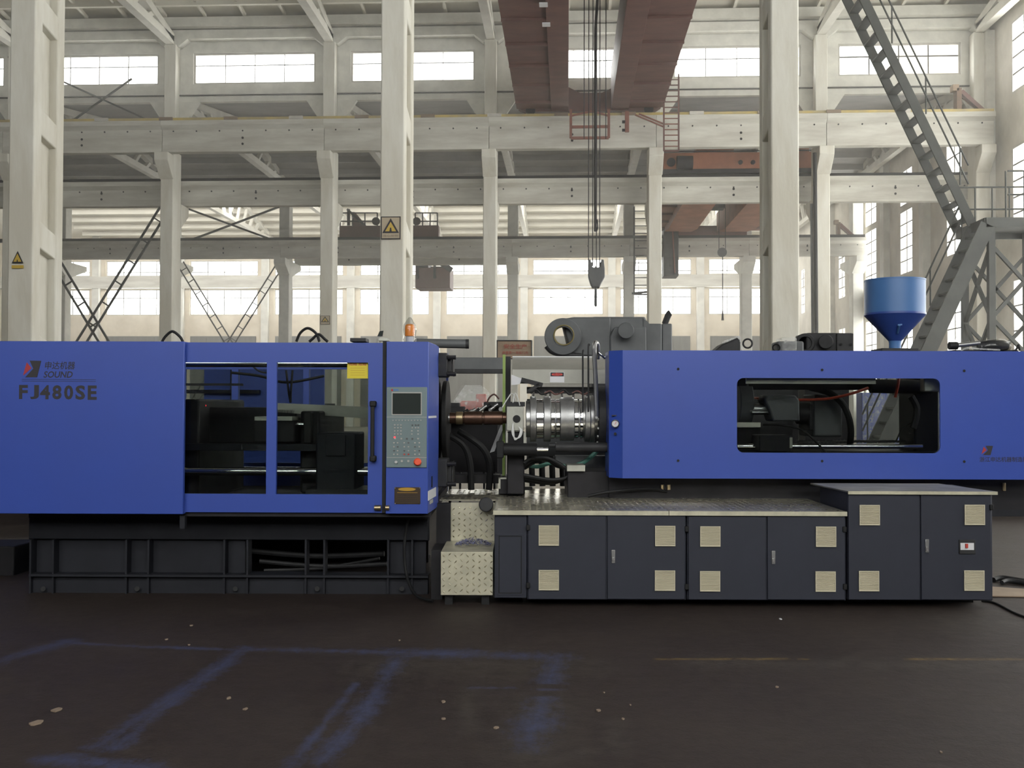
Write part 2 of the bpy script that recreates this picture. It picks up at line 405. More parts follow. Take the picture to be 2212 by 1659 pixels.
    yel = merge([((1420, 1424), (1700, 1423), .035), ((1480, 1424), (1740, 1424), .03), ((1960, 1424), (2300, 1424), .04)])
    ymask = math_('MULTIPLY', math_('MULTIPLY', yel, 1.6, True), math_('MULTIPLY', math_('SUBTRACT', fine, .36, True), 3.0, True), True)
    far = N.new('ShaderNodeMapRange'); sp = N.new('ShaderNodeSeparateXYZ'); L.new(pos, sp.inputs[0]); L.new(sp.outputs[1], far.inputs[0])
    far.inputs[1].default_value = 15.0; far.inputs[2].default_value = 20.0
    c = mix(pmask, ramp.outputs[0], (.058, .051, .042))
    c = mix(math_('MULTIPLY', bmask, .8), c, (.046, .057, .125))
    c = mix(math_('MULTIPLY', ymask, .75), c, (.19, .12, .03))
    c = mix(math_('MULTIPLY', far.outputs[0], .8), c, (.33, .30, .25))   # far floor made paler to bounce more light into the bays behind
    L.new(c, b.inputs['Base Color'])
    rr = N.new('ShaderNodeMapRange'); rr.inputs[3].default_value = .55; rr.inputs[4].default_value = .8; L.new(big, rr.inputs[0]); L.new(rr.outputs[0], b.inputs['Roughness'])
    b.inputs['Specular IOR Level'].default_value = .3
    bp = N.new('ShaderNodeBump'); bp.inputs['Strength'].default_value = .35; bp.inputs['Distance'].default_value = .01
    L.new(math_('ADD', fine, math_('MULTIPLY', grain, .4)), bp.inputs['Height']); L.new(bp.outputs[0], b.inputs['Normal'])
    return m
M['floor'] = _floor()
# ================================================================== THE HALL
XR = 15.2                                # inner face of the end wall
XL = -46.0
LAT = [-20.86 + 6 * k for k in range(6)] # column lattice along the bays
Y1, Y2, Y3, Y4 = 17.3, 39.0, 55.3, 74.0
ORD = ['first', 'second', 'third', 'fourth', 'fifth', 'sixth', 'seventh', 'eighth', 'ninth', 'tenth', 'eleventh']
struct('floor', G().box(XL, XR + .4, -12, Y4 + .4, -.12, 0), M['floor'])

def wall_with_holes(name, axis, p0, p1, u0, u1, z0, z1, rows, m):
    g = G()
    def bx(a, b, c, d):
        if b - a > 1e-4 and d - c > 1e-4:
            g.box(a, b, p0, p1, c, d) if axis == 'y' else g.box(p0, p1, a, b, c, d)
    z = z0
    for za, zb, holes in sorted(rows):
        bx(u0, u1, z, za); u = u0
        for a, b in sorted(holes): bx(u, a, za, zb); u = b
        bx(u, u1, za, zb); z = zb
    bx(u0, u1, z, z1)
    return struct(name, g, m)
WN = [0]
_pm = {}
def window(axis, plane, ua, ub, za, zb, cols, zfr, k=1.0, bw=.025, tilt=None):
    """steel window: frame (the root), glazing bars and every pane a piece of its own"""
    WN[0] += 1
    def bx(g, a, b, c, d, t0, t1):
        return g.box(a, b, plane + t0, plane + t1, c, d) if axis == 'y' else g.box(plane + t0, plane + t1, a, b, c, d)
    g = G(); w = .07
    d = .10 if axis == 'y' else .05
    bx(g, ua, ub, za, za + w, .0, d); bx(g, ua, ub, zb - w, zb, .0, d); bx(g, ua, ua + w, za + w, zb - w, .0, d); bx(g, ub - w, ub, za + w, zb - w, .0, d)
    r = struct('window_%d' % WN[0], g, M['frame'])
    us = [ua + w + (ub - ua - 2 * w) * i / cols for i in range(cols + 1)]
    zs = [za + w + (zb - za - 2 * w) * q for q in [0] + list(zfr) + [1]]
    for u in us[1:-1]: part('glazing_bar', bx(G(), u - bw, u + bw, za + w, zb - w, .02, .02 + d / 2), M['bar'], r, smooth=False)
    for z in zs[1:-1]: part('glazing_bar', bx(G(), ua + w, ub - w, z - bw, z + bw, .01, .01 + d / 2), M['bar'], r, smooth=False)
    for i in range(cols):
        for j in range(len(zs) - 1):
            a, b, c, d = us[i] + .02, us[i + 1] - .02, zs[j] + .02, zs[j + 1] - .02
            key = (axis, round(b - a, 3), round(d - c, 3))
            if key not in _pm:
                _pm[key] = mesh_from(bx(G(), -(b - a) / 2, (b - a) / 2, -(d - c) / 2, (d - c) / 2, -plane - .003, -plane + .003), 'pane', (0, 0, 0), M['pane'], False)
            rot = None
            if tilt and (i, j) in tilt: rot = tilt[(i, j)]
            piece('pane', _pm[key], r, ((a + b) / 2, plane + .045, (c + d) / 2) if axis == 'y' else (plane + .045, (a + b) / 2, (c + d) / 2), rot)
    if k:
        uc, zc = (ua + ub) / 2, (za + zb) / 2
        if axis == 'y' and plane > 0: daylight('daylight', (uc, plane + .45, zc), FACE_FRONT, ub - ua, zb - za, k)
        elif axis == 'y': daylight('daylight', (uc, plane - .45, zc), FACE_REAR, ub - ua, zb - za, k)
        else: daylight('daylight', (plane + .45, uc, zc), FACE_LEFT, zb - za, ub - ua, k)
    return r
# ---- far wall with two rows of windows
FW = [(-2.45 + 6.08 * k, -2.45 + 6.08 * k + 4.9) for k in range(-6, 3)]
rear = wall_with_holes('wall_rear', 'y', Y4, Y4 + .35, XL, XR + .4, 0, 13.6, [(7.85, 9.68, FW), (10.62, 11.72, FW)], M['wall'])
for i, (a, b) in enumerate(FW):
    window('y', Y4 + .1, a, b, 7.85, 9.68, 4, (.68,), FAR_K)
    window('y', Y4 + .1, a, b, 10.62, 11.72, 4, (.22,), FAR_K)
    part('pilaster', G().box(a - .85, a - .35, Y4 - .35, Y4, 0, 13.4), M['white'], rear)
    if i > 0:
        g = G().box(a + .1, b - .1, Y4 - .08, Y4, 0, 6.35)
        d = struct('door_%d' % i, g, M['door'])
        for q in range(4): part('door_panel', G().box(a + .15 + q * 1.18, a + 1.25 + q * 1.18, Y4 - .12, Y4 - .08, .1, 6.25), M['door'], d)
struct('trim_1', G().box(XL, XR, Y4 - .42, Y4 - .02, 9.74, 10.56), M['beam'])
# ---- end wall on the staircase side, tall narrow windows
def yx(px): return PX(px, 480, XR).y
WX1 = [(37.2 - 3.0 * k - 1.9, 37.2 - 3.0 * k) for k in range(0, 11)]
WX2 = [(yx(1893), yx(1869)), (yx(1971), yx(1944)), (yx(2078), yx(2044))]
WX3 = [(yx(1825), yx(1811)), (yx(1776), yx(1766)), (yx(1738), yx(1730))]
rr_ = [(1.5, 5.9, WX1 + WX2 + WX3), (7.5, 10.43, WX1 + WX2 + WX3), (10.62, 12.25, WX2), (12.26, 14.75, WX1)]
wr = wall_with_holes('wall_right', 'x', XR, XR + .35, -9.4, Y4 + .4, 0, 18, rr_, M['wall2'])
for a, b in WX1:
    for za, zb in ((12.26, 14.75), (7.5, 10.43), (1.5, 5.9)): window('x', XR + .005, a, b, za, zb, 2, [q / 5 for q in range(1, 5)] if zb < 13 else [q / 4 for q in range(1, 4)], 1.0 if b > 20 else .8)
for i, (a, b) in enumerate(WX2):
    window('x', XR + .005, a, b, 7.5, 10.43, 2, [q / 5 for q in range(1, 5)], .8)
    window('x', XR + .005, a, b, 10.62, 12.25, 2, (.5,), .8)
    window('x', XR + .005, a, b, 1.5, 5.9, 2, [q / 7 for q in range(1, 7)], .7, tilt={(0, 5): (0, R_(14), 0), (1, 5): (0, R_(-11), 0), (0, 4): (R_(6), R_(9), 0)} if i == 2 else None)
for a, b in WX3:
    window('x', XR + .005, a, b, 7.5, 10.43, 2, [q / 5 for q in range(1, 5)], .7); window('x', XR + .005, a, b, 1.5, 5.9, 2, [q / 7 for q in range(1, 7)], .7)
for y in (yx(1918), yx(2005), yx(1852), yx(1800), 38.9): part('pilaster', G().box(XR - .3, XR, y - .3, y + .3, 0, 15), M['white'], wr)
# ---- wall behind the photographer, with the windows that light the machine's front
FWF = [(XL + 4 + 6 * k, XL + 8.8 + 6 * k) for k in range(0, 9)]
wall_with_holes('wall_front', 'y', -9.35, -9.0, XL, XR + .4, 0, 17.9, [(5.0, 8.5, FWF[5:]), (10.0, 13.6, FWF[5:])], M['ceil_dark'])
for a, b in FWF[5:]:
    window('y', -9.3, a, b, 5.0, 8.5, 4, (.5,), FRONT_K * (.0 if b < -4 else .15 if b < 4 else .4)); window('y', -9.3, a, b, 10.0, 13.6, 4, (.5,), FRONT_K * (.35 if b < -4 else .7 if b < 4 else 1.2))
struct('wall_left', G().box(XL - .35, XL, -9.35, Y4 + .4, 0, 17.9), M['white'])
# ---- clerestory between the crane bay and the low bays
CW = [(x + .72, x + 5.38) for x in [LAT[0] - 6 * k for k in (3, 2, 1)] + LAT]
CW[-1] = (CW[-1][0], 14.25)
wall_with_holes('wall_middle', 'y', Y2 + .28, Y2 + .5, XL, XR + .1, 12.95, 16.0, [(13.62, 14.80, CW)], M['white'])
for a, b in CW: window('y', Y2 + .34, a, b, 13.62, 14.80, 4, (.62,), CLERE_K, .012 if a < 8 else .022)
struct('trim_2', G().box(XL, XR, Y2 + .20, Y2 + .28, 13.16, 13.20), M['bar'])
for i, x in enumerate([LAT[0] - 6] + LAT):
    x0, x1 = x, x + 6
    if x1 > XR: x1 = XR
    # eave beam with haunched ends, and the haunched opening below the clerestory
    g = G().prism([(x0, 15.2 - .25), (x0 + .28, 14.95), (x0 + .62, 15.22), (x1 - .62, 15.22), (x1 - .28, 14.95), (x1, 14.95), (x1, 15.55), (x0, 15.55)], 'y', Y2 - .1, Y2 + .26)
    g.box(x0, x1, Y2 - .35, Y2 + .26, 15.6, 15.95)
    struct('trim_%d' % (3 + i), g, M['white'])
    g = G().prism([(x0, 12.2), (x0 + .45, 12.2), (x0 + .95, 12.95), (x0, 12.95)], 'y', Y2 + .28, Y2 + .46)
    g.prism([(x1, 12.2), (x1 - .45, 12.2), (x1 - .95, 12.95), (x1, 12.95)], 'y', Y2 + .28, Y2 + .46)
    struct('trim_%d' % (13 + i), g, M['white'])
# ---- roofs: sloping slabs with cast ribs
def roof(name, ya, yb, ze, zr, m, rib=True, x0=XL, x1=XR + .3, step=1.5):
    yr = (ya + yb) / 2
    g = G().prism([(ya, ze), (yr, zr), (yb, ze), (yb, ze + .25), (yr, zr + .25), (ya, ze + .25)], 'x', x0, x1)
    o = struct(name, g, m)
    if rib:
        n = int((yb - yr) / step)
        for k in range(n + 1):
            y = yb - .3 - k * (yb - yr - .4) / n; z = ze + (yb - y) / (yb - yr) * (zr - ze)
            part('purlin', G().box(max(x0, -34), x1 - .1, y - .07, y + .07, z - .28, z + .02), m, o, smooth=False)
    return o
r1 = roof('ceiling', Y1 + .2, Y2 + .5, 16.0, 17.7, M['ceil'])
for k in range(28):                       # short ribs between the purlins nearest the clerestory
    x = -27 + 1.5 * k
    part('slab_rib', G().prism([(Y2 - 2.3, 16.37), (Y2 - .3, 16.06), (Y2 - .3, 15.96), (Y2 - 2.3, 16.2)], 'x', x - .05, x + .05), M['ceil'], r1, smooth=False)
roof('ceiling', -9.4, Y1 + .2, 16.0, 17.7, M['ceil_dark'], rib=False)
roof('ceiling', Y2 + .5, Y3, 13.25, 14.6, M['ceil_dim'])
r3 = roof('ceiling', Y3, Y4 + .4, 13.3, 15.2, M['ceil'], step=1.3)
for y0 in (59.0, 63.0):                   # added lamps under the hidden near slope, tilted to brighten the farthest bay's ceiling
    daylight('added_roof_lamp', (-12, y0, 13.6 + (y0 - 59) * .16), (R_(62), 0, 0), 48, 1.2, ROOF3_K)
    zc_ = 13.6 + (y0 - 59) * .16; n_ = Vector((0, math.sin(R_(62)), -math.cos(R_(62)))); u_ = Vector((0, n_.z, -n_.y)); c_ = Vector((0, y0, zc_))
    g = G()
    for s in (-1, 1): g.beam(Vector((-36.2, 0, 0)) + c_ + u_ * .64 * s, Vector((12.2, 0, 0)) + c_ + u_ * .64 * s, .12, .08, up=n_)
    g.beam(Vector((-36.2, 0, 0)) + c_ - n_ * .12, Vector((12.2, 0, 0)) + c_ - n_ * .12, 1.3, .04, up=n_)
    struct('window_%d' % (200 + int(y0)), g, M['frame'])  # added backing and rim for the roof lamp, no real opening
# ---- roof trusses
def truss(x, ya, yb, z0, zr, lab, w=.26, m=None, nw=6):
    t = thing('roof_truss', lab, 'truss', (x, (ya + yb) / 2, z0), 'B', None)
    m = m or M['truss']; yr = (ya + yb) / 2; rise = zr - z0 - .5
    part('bottom_chord', G().beam((x, ya, z0 + w / 2), (x, yb, z0 + w / 2), w, w), m, t)
    for y in (ya, yb): part('top_chord', G().beam((x, y, z0 + w / 2 + .1), (x, yr, z0 + .5 + rise - w / 2), w, w), m, t)
    ys = [yb - (yb - ya) * (i + .5) / nw * .5 for i in range(nw)]
    for side in (1, -1):
        for i, y in enumerate(ys):
            f = (yb - y) / (yb - yr); zt = z0 + .25 + f * rise
            y2 = yb - (yb - ya) * (i + 1.1) / nw * .5; zz = z0 + w / 2
            a, b = (y, y2) if side == 1 else (ya + yb - y, ya + yb - y2)
            part('web_member', G().beam((x, a, zt), (x, b, zz), w * .6, w * .6), m, t)
    return t
for i, x in enumerate(reversed(LAT + [14.75])):
    o = ORD[i]
    truss(x, Y1 + .5, Y2 - .2, 14.98, 17.4, 'pale truss of the front bay ending on the %s column from the end wall' % o, w=.30, nw=9)
    truss(x, Y2 + .9, Y3 - .2, 12.95, 14.5, 'dim truss of the middle bay over the %s column from the end wall' % o, w=.28)
    truss(x, Y3 + .3, Y4 - .1, 12.95, 15.1, 'sunlit truss of the farthest bay behind the %s column from the end wall' % o, w=.26, nw=7)
# ---- nearest row of columns: tall white H-section with recessed sides
def near_column(x0, x1, lab):
    y0, y1 = Y1, Y1 + 1.05; zt = 16.2
    t = thing('concrete_column', lab, 'column', ((x0 + x1) / 2, Y1 + .5, 0))
    part('flange', G().box(x0, x1, y0, y0 + .26, 0, zt), M['white2'], t, bevel=.025)
    part('flange', G().box(x0, x1, y1 - .26, y1, 0, zt), M['white2'], t, bevel=.025)
    part('web', G().box(x0 + .14, x1 - .14, y0 + .2, y1 - .2, 0, zt), M['white2'], t)
    for z in (.5, 2.43, 4.36, 6.29, 8.2, 10.1, 12.0):
        for s in (0, 1):
            a, b = (x0 + .01, x0 + .16) if s == 0 else (x1 - .16, x1 - .01)
            part('rib', G().prism([(y0 + .2, z - .16), (y1 - .2, z - .30), (y1 - .2, z + .12), (y0 + .2, z + .30)], 'x', a, b), M['white2'], t, bevel=.02)
    return t
NC = []
for px0, px1, lab in ((15, 70, 'tall white concrete column with a small yellow triangle sign, nearest row'),
                      (820, 872, 'tall white concrete column carrying the framed warning sign'),
                      (1666, 1727, 'tall white concrete column rising behind the blue injection cover')):
    NC.append((PB(px0, 640, Y1).x, PB(px1, 640, Y1).x)); near_column(*NC[-1], lab)
# ---- second row: columns with corbels on both sides
BZ0, BZ1 = PB(1150, 320, 38.0).z, PB(1150, 251, 38.0).z
CZ0, CZ1 = PB(1200, 440, 39.8).z, PB(1200, 386, 39.8).z
for i, x in enumerate(reversed(LAT + [14.75])):
    t = thing('concrete_column', 'white concrete column of the second row, %s from the end wall' % ORD[i], 'column', (x, Y2, 0))
    w = .24
    part('shaft', G().box(x - w, x + w, Y2 - .42, Y2 + .42, 0, BZ0 + .2), M['white2'], t, bevel=.03)
    part('upper_shaft', G().box(x - w * .9, x + w * .9, Y2 - .2, Y2 + .26, BZ0 + .2, 15.0), M['white2'], t, bevel=.02)
    part('corbel', G().prism([(Y2 - .42, BZ0 - .9), (Y2 - .42, BZ0), (Y2 - 1.0, BZ0), (Y2 - 1.0, BZ0 - .3)], 'x', x - w - .02, x + w + .02), M['white2'], t, bevel=.02)
    part('corbel', G().prism([(Y2 + .42, CZ0 - .9), (Y2 + .42, CZ0), (Y2 + 1.2, CZ0), (Y2 + 1.2, CZ0 - .35)], 'x', x - w - .02, x + w + .02), M['white2'], t, bevel=.02)
# third row
DZ0, DZ1 = PB(1200, 556, 54.4).z, PB(1200, 517, 54.4).z
for i, x in enumerate(reversed([LAT[0] - 6] + LAT + [14.75])):
    t = thing('concrete_column', 'slim grey column of the third row, %s from the end wall' % ORD[i], 'column', (x, Y3, 0))
    part('shaft', G().box(x - .27, x + .27, Y3 - .35, Y3 + .35, 0, 13.0), M['white'], t, bevel=.03)
    part('corbel', G().prism([(Y3 - .35, DZ0 - .8), (Y3 - .35, DZ0), (Y3 - 1.25, DZ0), (Y3 - 1.25, DZ0 - .3)], 'x', x - .3, x + .3), M['white'], t)
    part('corbel', G().prism([(Y3 + .35, DZ0 - .8), (Y3 + .35, DZ0), (Y3 + 2.2, DZ0), (Y3 + 2.2, DZ0 - .25)], 'x', x - .26, x + .26), M['white'], t)
# ---- crane beams, one span at a time
def crane_beams(yc, z0, z1, xs, where, fl=.34, wb=.17):
    for i, (a, b) in enumerate(xs):
        lab = '%s crane beam, %s span from the end wall' % (where, ORD[i])
        t = thing('crane_beam', lab, 'beam', ((a + b) / 2, yc, z0))
        part('web', G().box(a + .006, b - .006, yc - wb, yc + wb, z0, z1 - .17), M['beam'], t, bevel=.015)
        part('top_flange', G().prism([(yc - wb, z1 - .30), (yc - fl, z1 - .17), (yc - fl, z1), (yc + fl, z1), (yc + fl, z1 - .17), (yc + wb, z1 - .30)], 'x', a + .004, b - .004), M['beam'], t)
        n = 7
        g = G()
        for k in range(n): g.cyl((a + (k + .5) * (b - a) / n, yc - wb - .02, z1 - .36), (a + (k + .5) * (b - a) / n, yc - wb + .01, z1 - .36), .03, n=6)
        for z in (z0 + .28, z0 + .5): g.cyl(((a + b) / 2, yc - wb - .012, z), ((a + b) / 2, yc - wb + .01, z), .045, n=8)
        part('bolt', g, M['dark'], t, kind='stuff')
spans = [(LAT[-1], 14.95)] + [(x - 6, x) for x in reversed(LAT)]
crane_beams(38.25, BZ0, BZ1 - .03, spans, 'deep white front')
crane_beams(39.95, CZ0, CZ1 - .02, spans, 'white lower, behind the second column row,')
crane_beams(54.4, DZ0, DZ1 - .02, spans, 'far grey third-row')
g = G().box(XL, 14.9, 37.93, 38.06, BZ1 - .06, BZ1 + .07)
o = solo('crane_rail', 'yellow edge rail along the top of the front crane beams', 'rail', g, M['yellow'])
for k in range(16):
    x = -24.5 + 2.4 * k
    part('rail_clip', G().box(x, x + .5, 37.86, 37.93, BZ1 - .03, BZ1 + .08), M['scrap'] if k % 3 else M['frame'], o)
solo('crane_rail', 'dark steel rail on the crane beams behind the second row', 'rail', G().box(XL, 14.9, 39.78, 40.02, CZ1 - .02, CZ1 + .12), M['dark'])
solo('crane_rail', 'dark steel rail on the crane beams of the third row', 'rail', G().box(XL, 14.9, 54.2, 54.5, DZ1 - .02, DZ1 + .14), M['dark'])
# ---- lattice cross bracing between columns
def lattice(g, p0, p1, gap, w, n):
    p0, p1 = Vector(p0), Vector(p1); d = (p1 - p0).normalized(); s = Vector((-d.z, 0, d.x)) * gap / 2
    for q in (s, -s): g.beam(p0 + q, p1 + q, w, w)
    for i in range(n):
        t = (i + .5) / n; c = p0 + (p1 - p0) * t; g.beam(c + s, c - s, w * .7, w * .7)
    return g
def cross(x0, x1, y, zt, zb, lab, gap=.34, w=.07, n=11, m=None):
    t = thing('cross_bracing', lab, 'bracing', ((x0 + x1) / 2, y, zb))
    part('brace', lattice(G(), (x0, y, zb), (x1, y, zt), gap, w, n), m or M['stair'], t)
    part('brace', lattice(G(), (x0, y + .12, zt), (x1, y + .12, zb), gap, w, n), m or M['stair'], t)
cross(LAT[0] + .3, LAT[1] - .3, Y2 + .1, CZ0 - .25, .2, 'dark lattice cross brace between the two farthest left second-row columns')
cross(LAT[0] + .3, LAT[1] - .25, Y3, DZ0 - .1, .3, 'lattice V brace seen between third-row columns behind the blue safety door', gap=.36, w=.06, n=14)
t = thing('cross_bracing', 'thin upper cross of steel rods above the third-row crane beam', 'bracing', ((LAT[0] + LAT[1]) / 2, Y3 + .1, DZ1))
part('brace', G().beam((LAT[0] + .2, Y3 + .1, 12.1), (LAT[1] - .2, Y3 + .1, DZ1), .10, .10), M['stair'], t)
part('brace', G().beam((LAT[0] + .2, Y3 + .2, DZ1), (LAT[1] - .2, Y3 + .2, 12.1), .10, .10), M['stair'], t)
t = thing('cross_bracing', 'thin rod cross in front of the clerestory windows near the first column', 'bracing', ((LAT[0] + LAT[1]) / 2, Y2 - .1, 12.3))
for a, b in (((18, 123), (352, 274)), ((285, 170), (18, 359))): part('brace', G().beam(PB(*a, Y2 - .1), PB(*b, Y2 - .1 + .08 * (a[0] > 200)), .06, .06), M['stair'], t)

# ================================================================== BRIDGE CRANES
XA, XB_, XC, XD = PB(1116, 237, 38).x, PB(1228, 237, 38).x, PB(1320, 237, 38).x, PB(1432, 237, 38).x
GZ = PB(1200, 238, 38).z
crane = thing('bridge_crane', 'brown twin-girder overhead crane crossing above the machine', 'crane', ((XA + XD) / 2, 28, GZ))
part('girder', G().box(XB_ - .62, XB_, 17.9, 38.3, GZ, GZ + 1.5), M['brown'], crane, bevel=.01)
part('girder', G().box(XC, XC + .62, 17.9, 38.3, GZ, GZ + 1.5), M['brown'], crane, bevel=.01)
wl = part('walkway', G().box(XA, XB_ - .62, 17.9, 38.0, GZ + .06, GZ + .12), M['brown'], crane)
wk = part('walkway', G().box(XC + .62, XD, 17.9, 38.0, GZ + .06, GZ + .12), M['brown'], crane)
for k in range(9):
    y = 21 + 2.0 * k
    part('walkway_rib', G().box(XA, XB_ - .62, y, y + .1, GZ - .02, GZ + .06), M['brown'], wl); part('walkway_rib', G().box(XC + .62, XD, y, y + .1, GZ - .02, GZ + .06), M['brown'], wk)
for px, py, w in ((1174, 7, 16), (1180, 50, 10)):
    p = PB(px, py, 38); y = 17.9 + .1; s = (GZ - EYE) / (p.z - EYE); q = Vector((p.x * s, 38 * s, GZ))
    part('lamp_plate', G().box(q.x - .11, q.x + .11, q.y - .12, q.y + .12, GZ - .06, GZ - .02), M['whitelabel'], wl)
ec = part('end_carriage', G().prism([(XA + .05, GZ + .1), (XA + .35, GZ - .04), (XD - .3, GZ - .04), (XD - .05, GZ + .12), (XD - .05, GZ + .8), (XC + .1, GZ + .82), (XC - .32, GZ + .62), (XB_ + .42, GZ + .62), (XB_ - .05, GZ + .86), (XA + .05, GZ + .8)], 'y', 38.02, 38.42), M['brown'], crane, bevel=.01)
for x in (XA + .5, XD - .5): part('wheel', G().cyl((x, 38.0, GZ - .0), (x, 38.1, GZ - .0), .17, n=20), M['dark'], ec)
tr = part('trolley', G().box(XB_ - .3, XC + .3, 28.2, 31, GZ + 1.5, GZ + 1.75), M['dark'], crane)
part('trolley_drum', G().cyl((XB_ + .2, 30.2, GZ + 1.45), (XC - .2, 30.2, GZ + 1.45), .25, n=20), M['dark'], tr)
for k in range(4): part('trolley_wheel', G().cyl((XB_ + .12 + .4 * k, 29.4, GZ + 1.46), (XB_ + .25 + .4 * k, 29.4, GZ + 1.46), .13, n=14), M['dark'], tr)
# maintenance cage and ladder under the girders
cg = part('inspection_cage', G(), None, crane) if False else None
def rail_box(px0, px1, py0, py1, y, w, mid=()):
    g = G(); a, b = PB(px0, (py0 + py1) / 2, y).x, PB(px1, (py0 + py1) / 2, y).x; zt, zb = PB((px0 + px1) / 2, py0, y).z, PB((px0 + px1) / 2, py1, y).z
    for x in (a, b): g.beam((x, y, zb), (x, y, zt), w, w)
    g.beam((a, y, zb), (b, y, zb), w, w)
    for q in mid:
        z = PB((px0 + px1) / 2, q, y).z; g.beam((a, y, z), (b, y, z), w, w)
    return g
part('inspection_cage', rail_box(1233, 1315, 236, 298, 37.3, .09, (274,)), M['redsteel'], crane)
part('cage_brace', G().beam(PB(1235, 250, 37.3), PB(1280, 240, 37.3), .06, .06).beam(PB(1313, 250, 37.3), PB(1280, 240, 37.3), .06, .06), M['redsteel'], crane)
br = part('hanger_bracket', G().pb(1350, 240, 1359, 284, 37.3, .12), M['redsteel'], crane)
for y in (262, 280): part('switch_box', G().pb(1344, y - 2, 1351, y + 3, 37.3, .1), M['dark'], br)
ld = part('access_ladder', rail_box(1434, 1466, 160, 326, 37.25, .055), M['brown'], crane)
xa, xb = PB(1434, 240, 37.25).x, PB(1466, 240, 37.25).x
for k in range(13):
    z = PB(1450, 172 + 12 * k, 37.25).z; part('rung', G().beam((xa, 37.25, z), (xb, 37.25, z), .035, .035), M['redsteel'] if k > 6 else M['brown'], ld)
part('ladder_brace', G().beam(PB(1372, 248, 37.3), PB(1434, 274, 37.3), .05, .05).beam(PB(1380, 246, 37.3), PB(1434, 268, 37.3), .05, .05), M['redsteel'], crane)
# ropes and hook block
hk = thing('crane_hook', 'grey hook block hanging on steel ropes from the brown crane', 'hook', PB(1287, 660, 30.3))
yh = 30.3
for px in (1262, 1272, 1281, 1289, 1296, 1309):
    top = PB(px, 20, yh); x = top.x
    bz = PB(px, 575, yh).z if px not in (1262, 1309) else PB(px, 300, yh).z
    part('rope', G().cyl((x, yh, bz), (x, yh, GZ + 1.45), .014, n=6), M['dark'], hk)
c = PB(1287, 590, yh)
part('block_body', G().prism([(c.x - .22, c.z + .17), (c.x - .22, c.z + .36), (c.x - .15, c.z + .36), (c.x - .11, c.z + .16), (c.x - .04, c.z + .13), (c.x - .0, c.z + .20), (c.x + .04, c.z + .13), (c.x + .11, c.z + .16), (c.x + .15, c.z + .36), (c.x + .22, c.z + .36), (c.x + .25, c.z + .1), (c.x + .25, c.z - .12), (c.x + .15, c.z - .3), (c.x + .1, c.z - .42), (c.x - .1, c.z - .42), (c.x - .16, c.z - .3), (c.x - .22, c.z - .1)], 'y', yh - .2, yh + .2), M['greyiron'], hk, bevel=.02)
for s in (-1, 1): part('sheave', G().cyl((c.x + s * .13 - .03, yh, c.z + .12), (c.x + s * .13 + .03, yh, c.z + .12), .19, n=20), M['greyiron'], hk)
hook_pts = [(c.x, yh, c.z - .40), (c.x, yh, c.z - .58), (c.x, yh + .07, c.z - .68), (c.x, yh + .08, c.z - .80), (c.x, yh, c.z - .92), (c.x, yh - .09, c.z - .84), (c.x, yh - .10, c.z - .74)]
part('hook', G().tube(smooth_path(hook_pts, 5), .04), M['greyiron'], hk)
pc = thing('pendant_cable', 'thick black control cable hanging in a loop beside the crane ropes', 'cable', PB(1287, 500, 34))
_p = PB(1286, 190, 34); g = G().cyl(PB(1286, 500, 34), (_p.x, 34, GZ + 1.5), .045, n=8).beam((_p.x, 30.9, GZ + 1.52), (_p.x, 34.06, GZ + 1.52), .08, .08); part('cable', g, M['black'], pc)
part('cable_loop', G().tube(smooth_path([PB(1286, 470, 34), PB(1285, 488, 34), PB(1288, 500, 34), PB(1291, 490, 34), PB(1290, 474, 34)], 5), .02), M['black'], pc)
# ---- orange crane of the middle bay
oc = thing('bridge_crane', 'orange overhead crane running in the middle bay behind the second row', 'crane', PB(1600, 376, 40))
zc = CZ1 + .12
xa, xb = PB(1432, 350, 40).x, PB(1768, 350, 40).x
e2 = part('end_carriage', G().box(xa, xb, 39.75, 40.1, zc + .16, zc + .80), M['orange'], oc, bevel=.015)
part('carriage_sill', G().box(xa, xb, 39.7, 40.12, zc + .02, zc + .18), M['dark'], e2)
for px in (1450, 1476, 1600, 1627): part('wheel', G().cyl(PB(px, 350, 39.66), PB(px, 350, 39.66) + Vector((0, .1, 0)), .16 if px < 1500 else .08, n=18), M['dark'], e2)
part('drive_motor', G().cyl(PB(1462, 352, 39.55), PB(1496, 352, 39.55), .26, n=20), M['dark'], e2)
part('walkway_rail', G().beam((xa, 39.8, zc + .98), (xb, 39.8, zc + .98), .05, .05).beam((xa, 39.8, zc + .86), (xb, 39.8, zc + .86), .04, .04), M['dark'], oc)
for a, b in ((1432, 1492), (1548, 1612)):
    x0, x1 = PB(a, 505, 54.3).x, PB(b, 505, 54.3).x
    zz = PB(1500, 508, 54.3).z
    part('girder', G().prism([(54.3, zz + .15), (54.3, zz + 1.1), (40.2, zz + 1.1), (40.2, zz + .15), (43, zz - .15), (51.5, zz - .15)], 'x', x0, x1), M['orange'], oc, bevel=.01)
    wk = part('walkway', G().box(x0 - .75 if a < 1500 else x1 + .02, x0 - .02 if a < 1500 else x1 + .8, 40.3, 54.2, zz + .2, zz + .26), M['orange'], oc)
    for k in range(7): part('walkway_rib', G().box(x0 - .75 if a < 1500 else x1 + .02, x0 - .02 if a < 1500 else x1 + .8, 41 + 2 * k, 41.1 + 2 * k, zz + .1, zz + .2), M['brown'], wk)
part('end_carriage', G().box(PB(1436, 500, 54.4).x, PB(1612, 500, 54.4).x, 54.2, 54.6, DZ1 + .14, DZ1 + .62), M['brown'], oc)
h2 = thing('crane_hook', 'small round hook block hanging from the orange crane', 'hook', PB(1560, 690, 50))
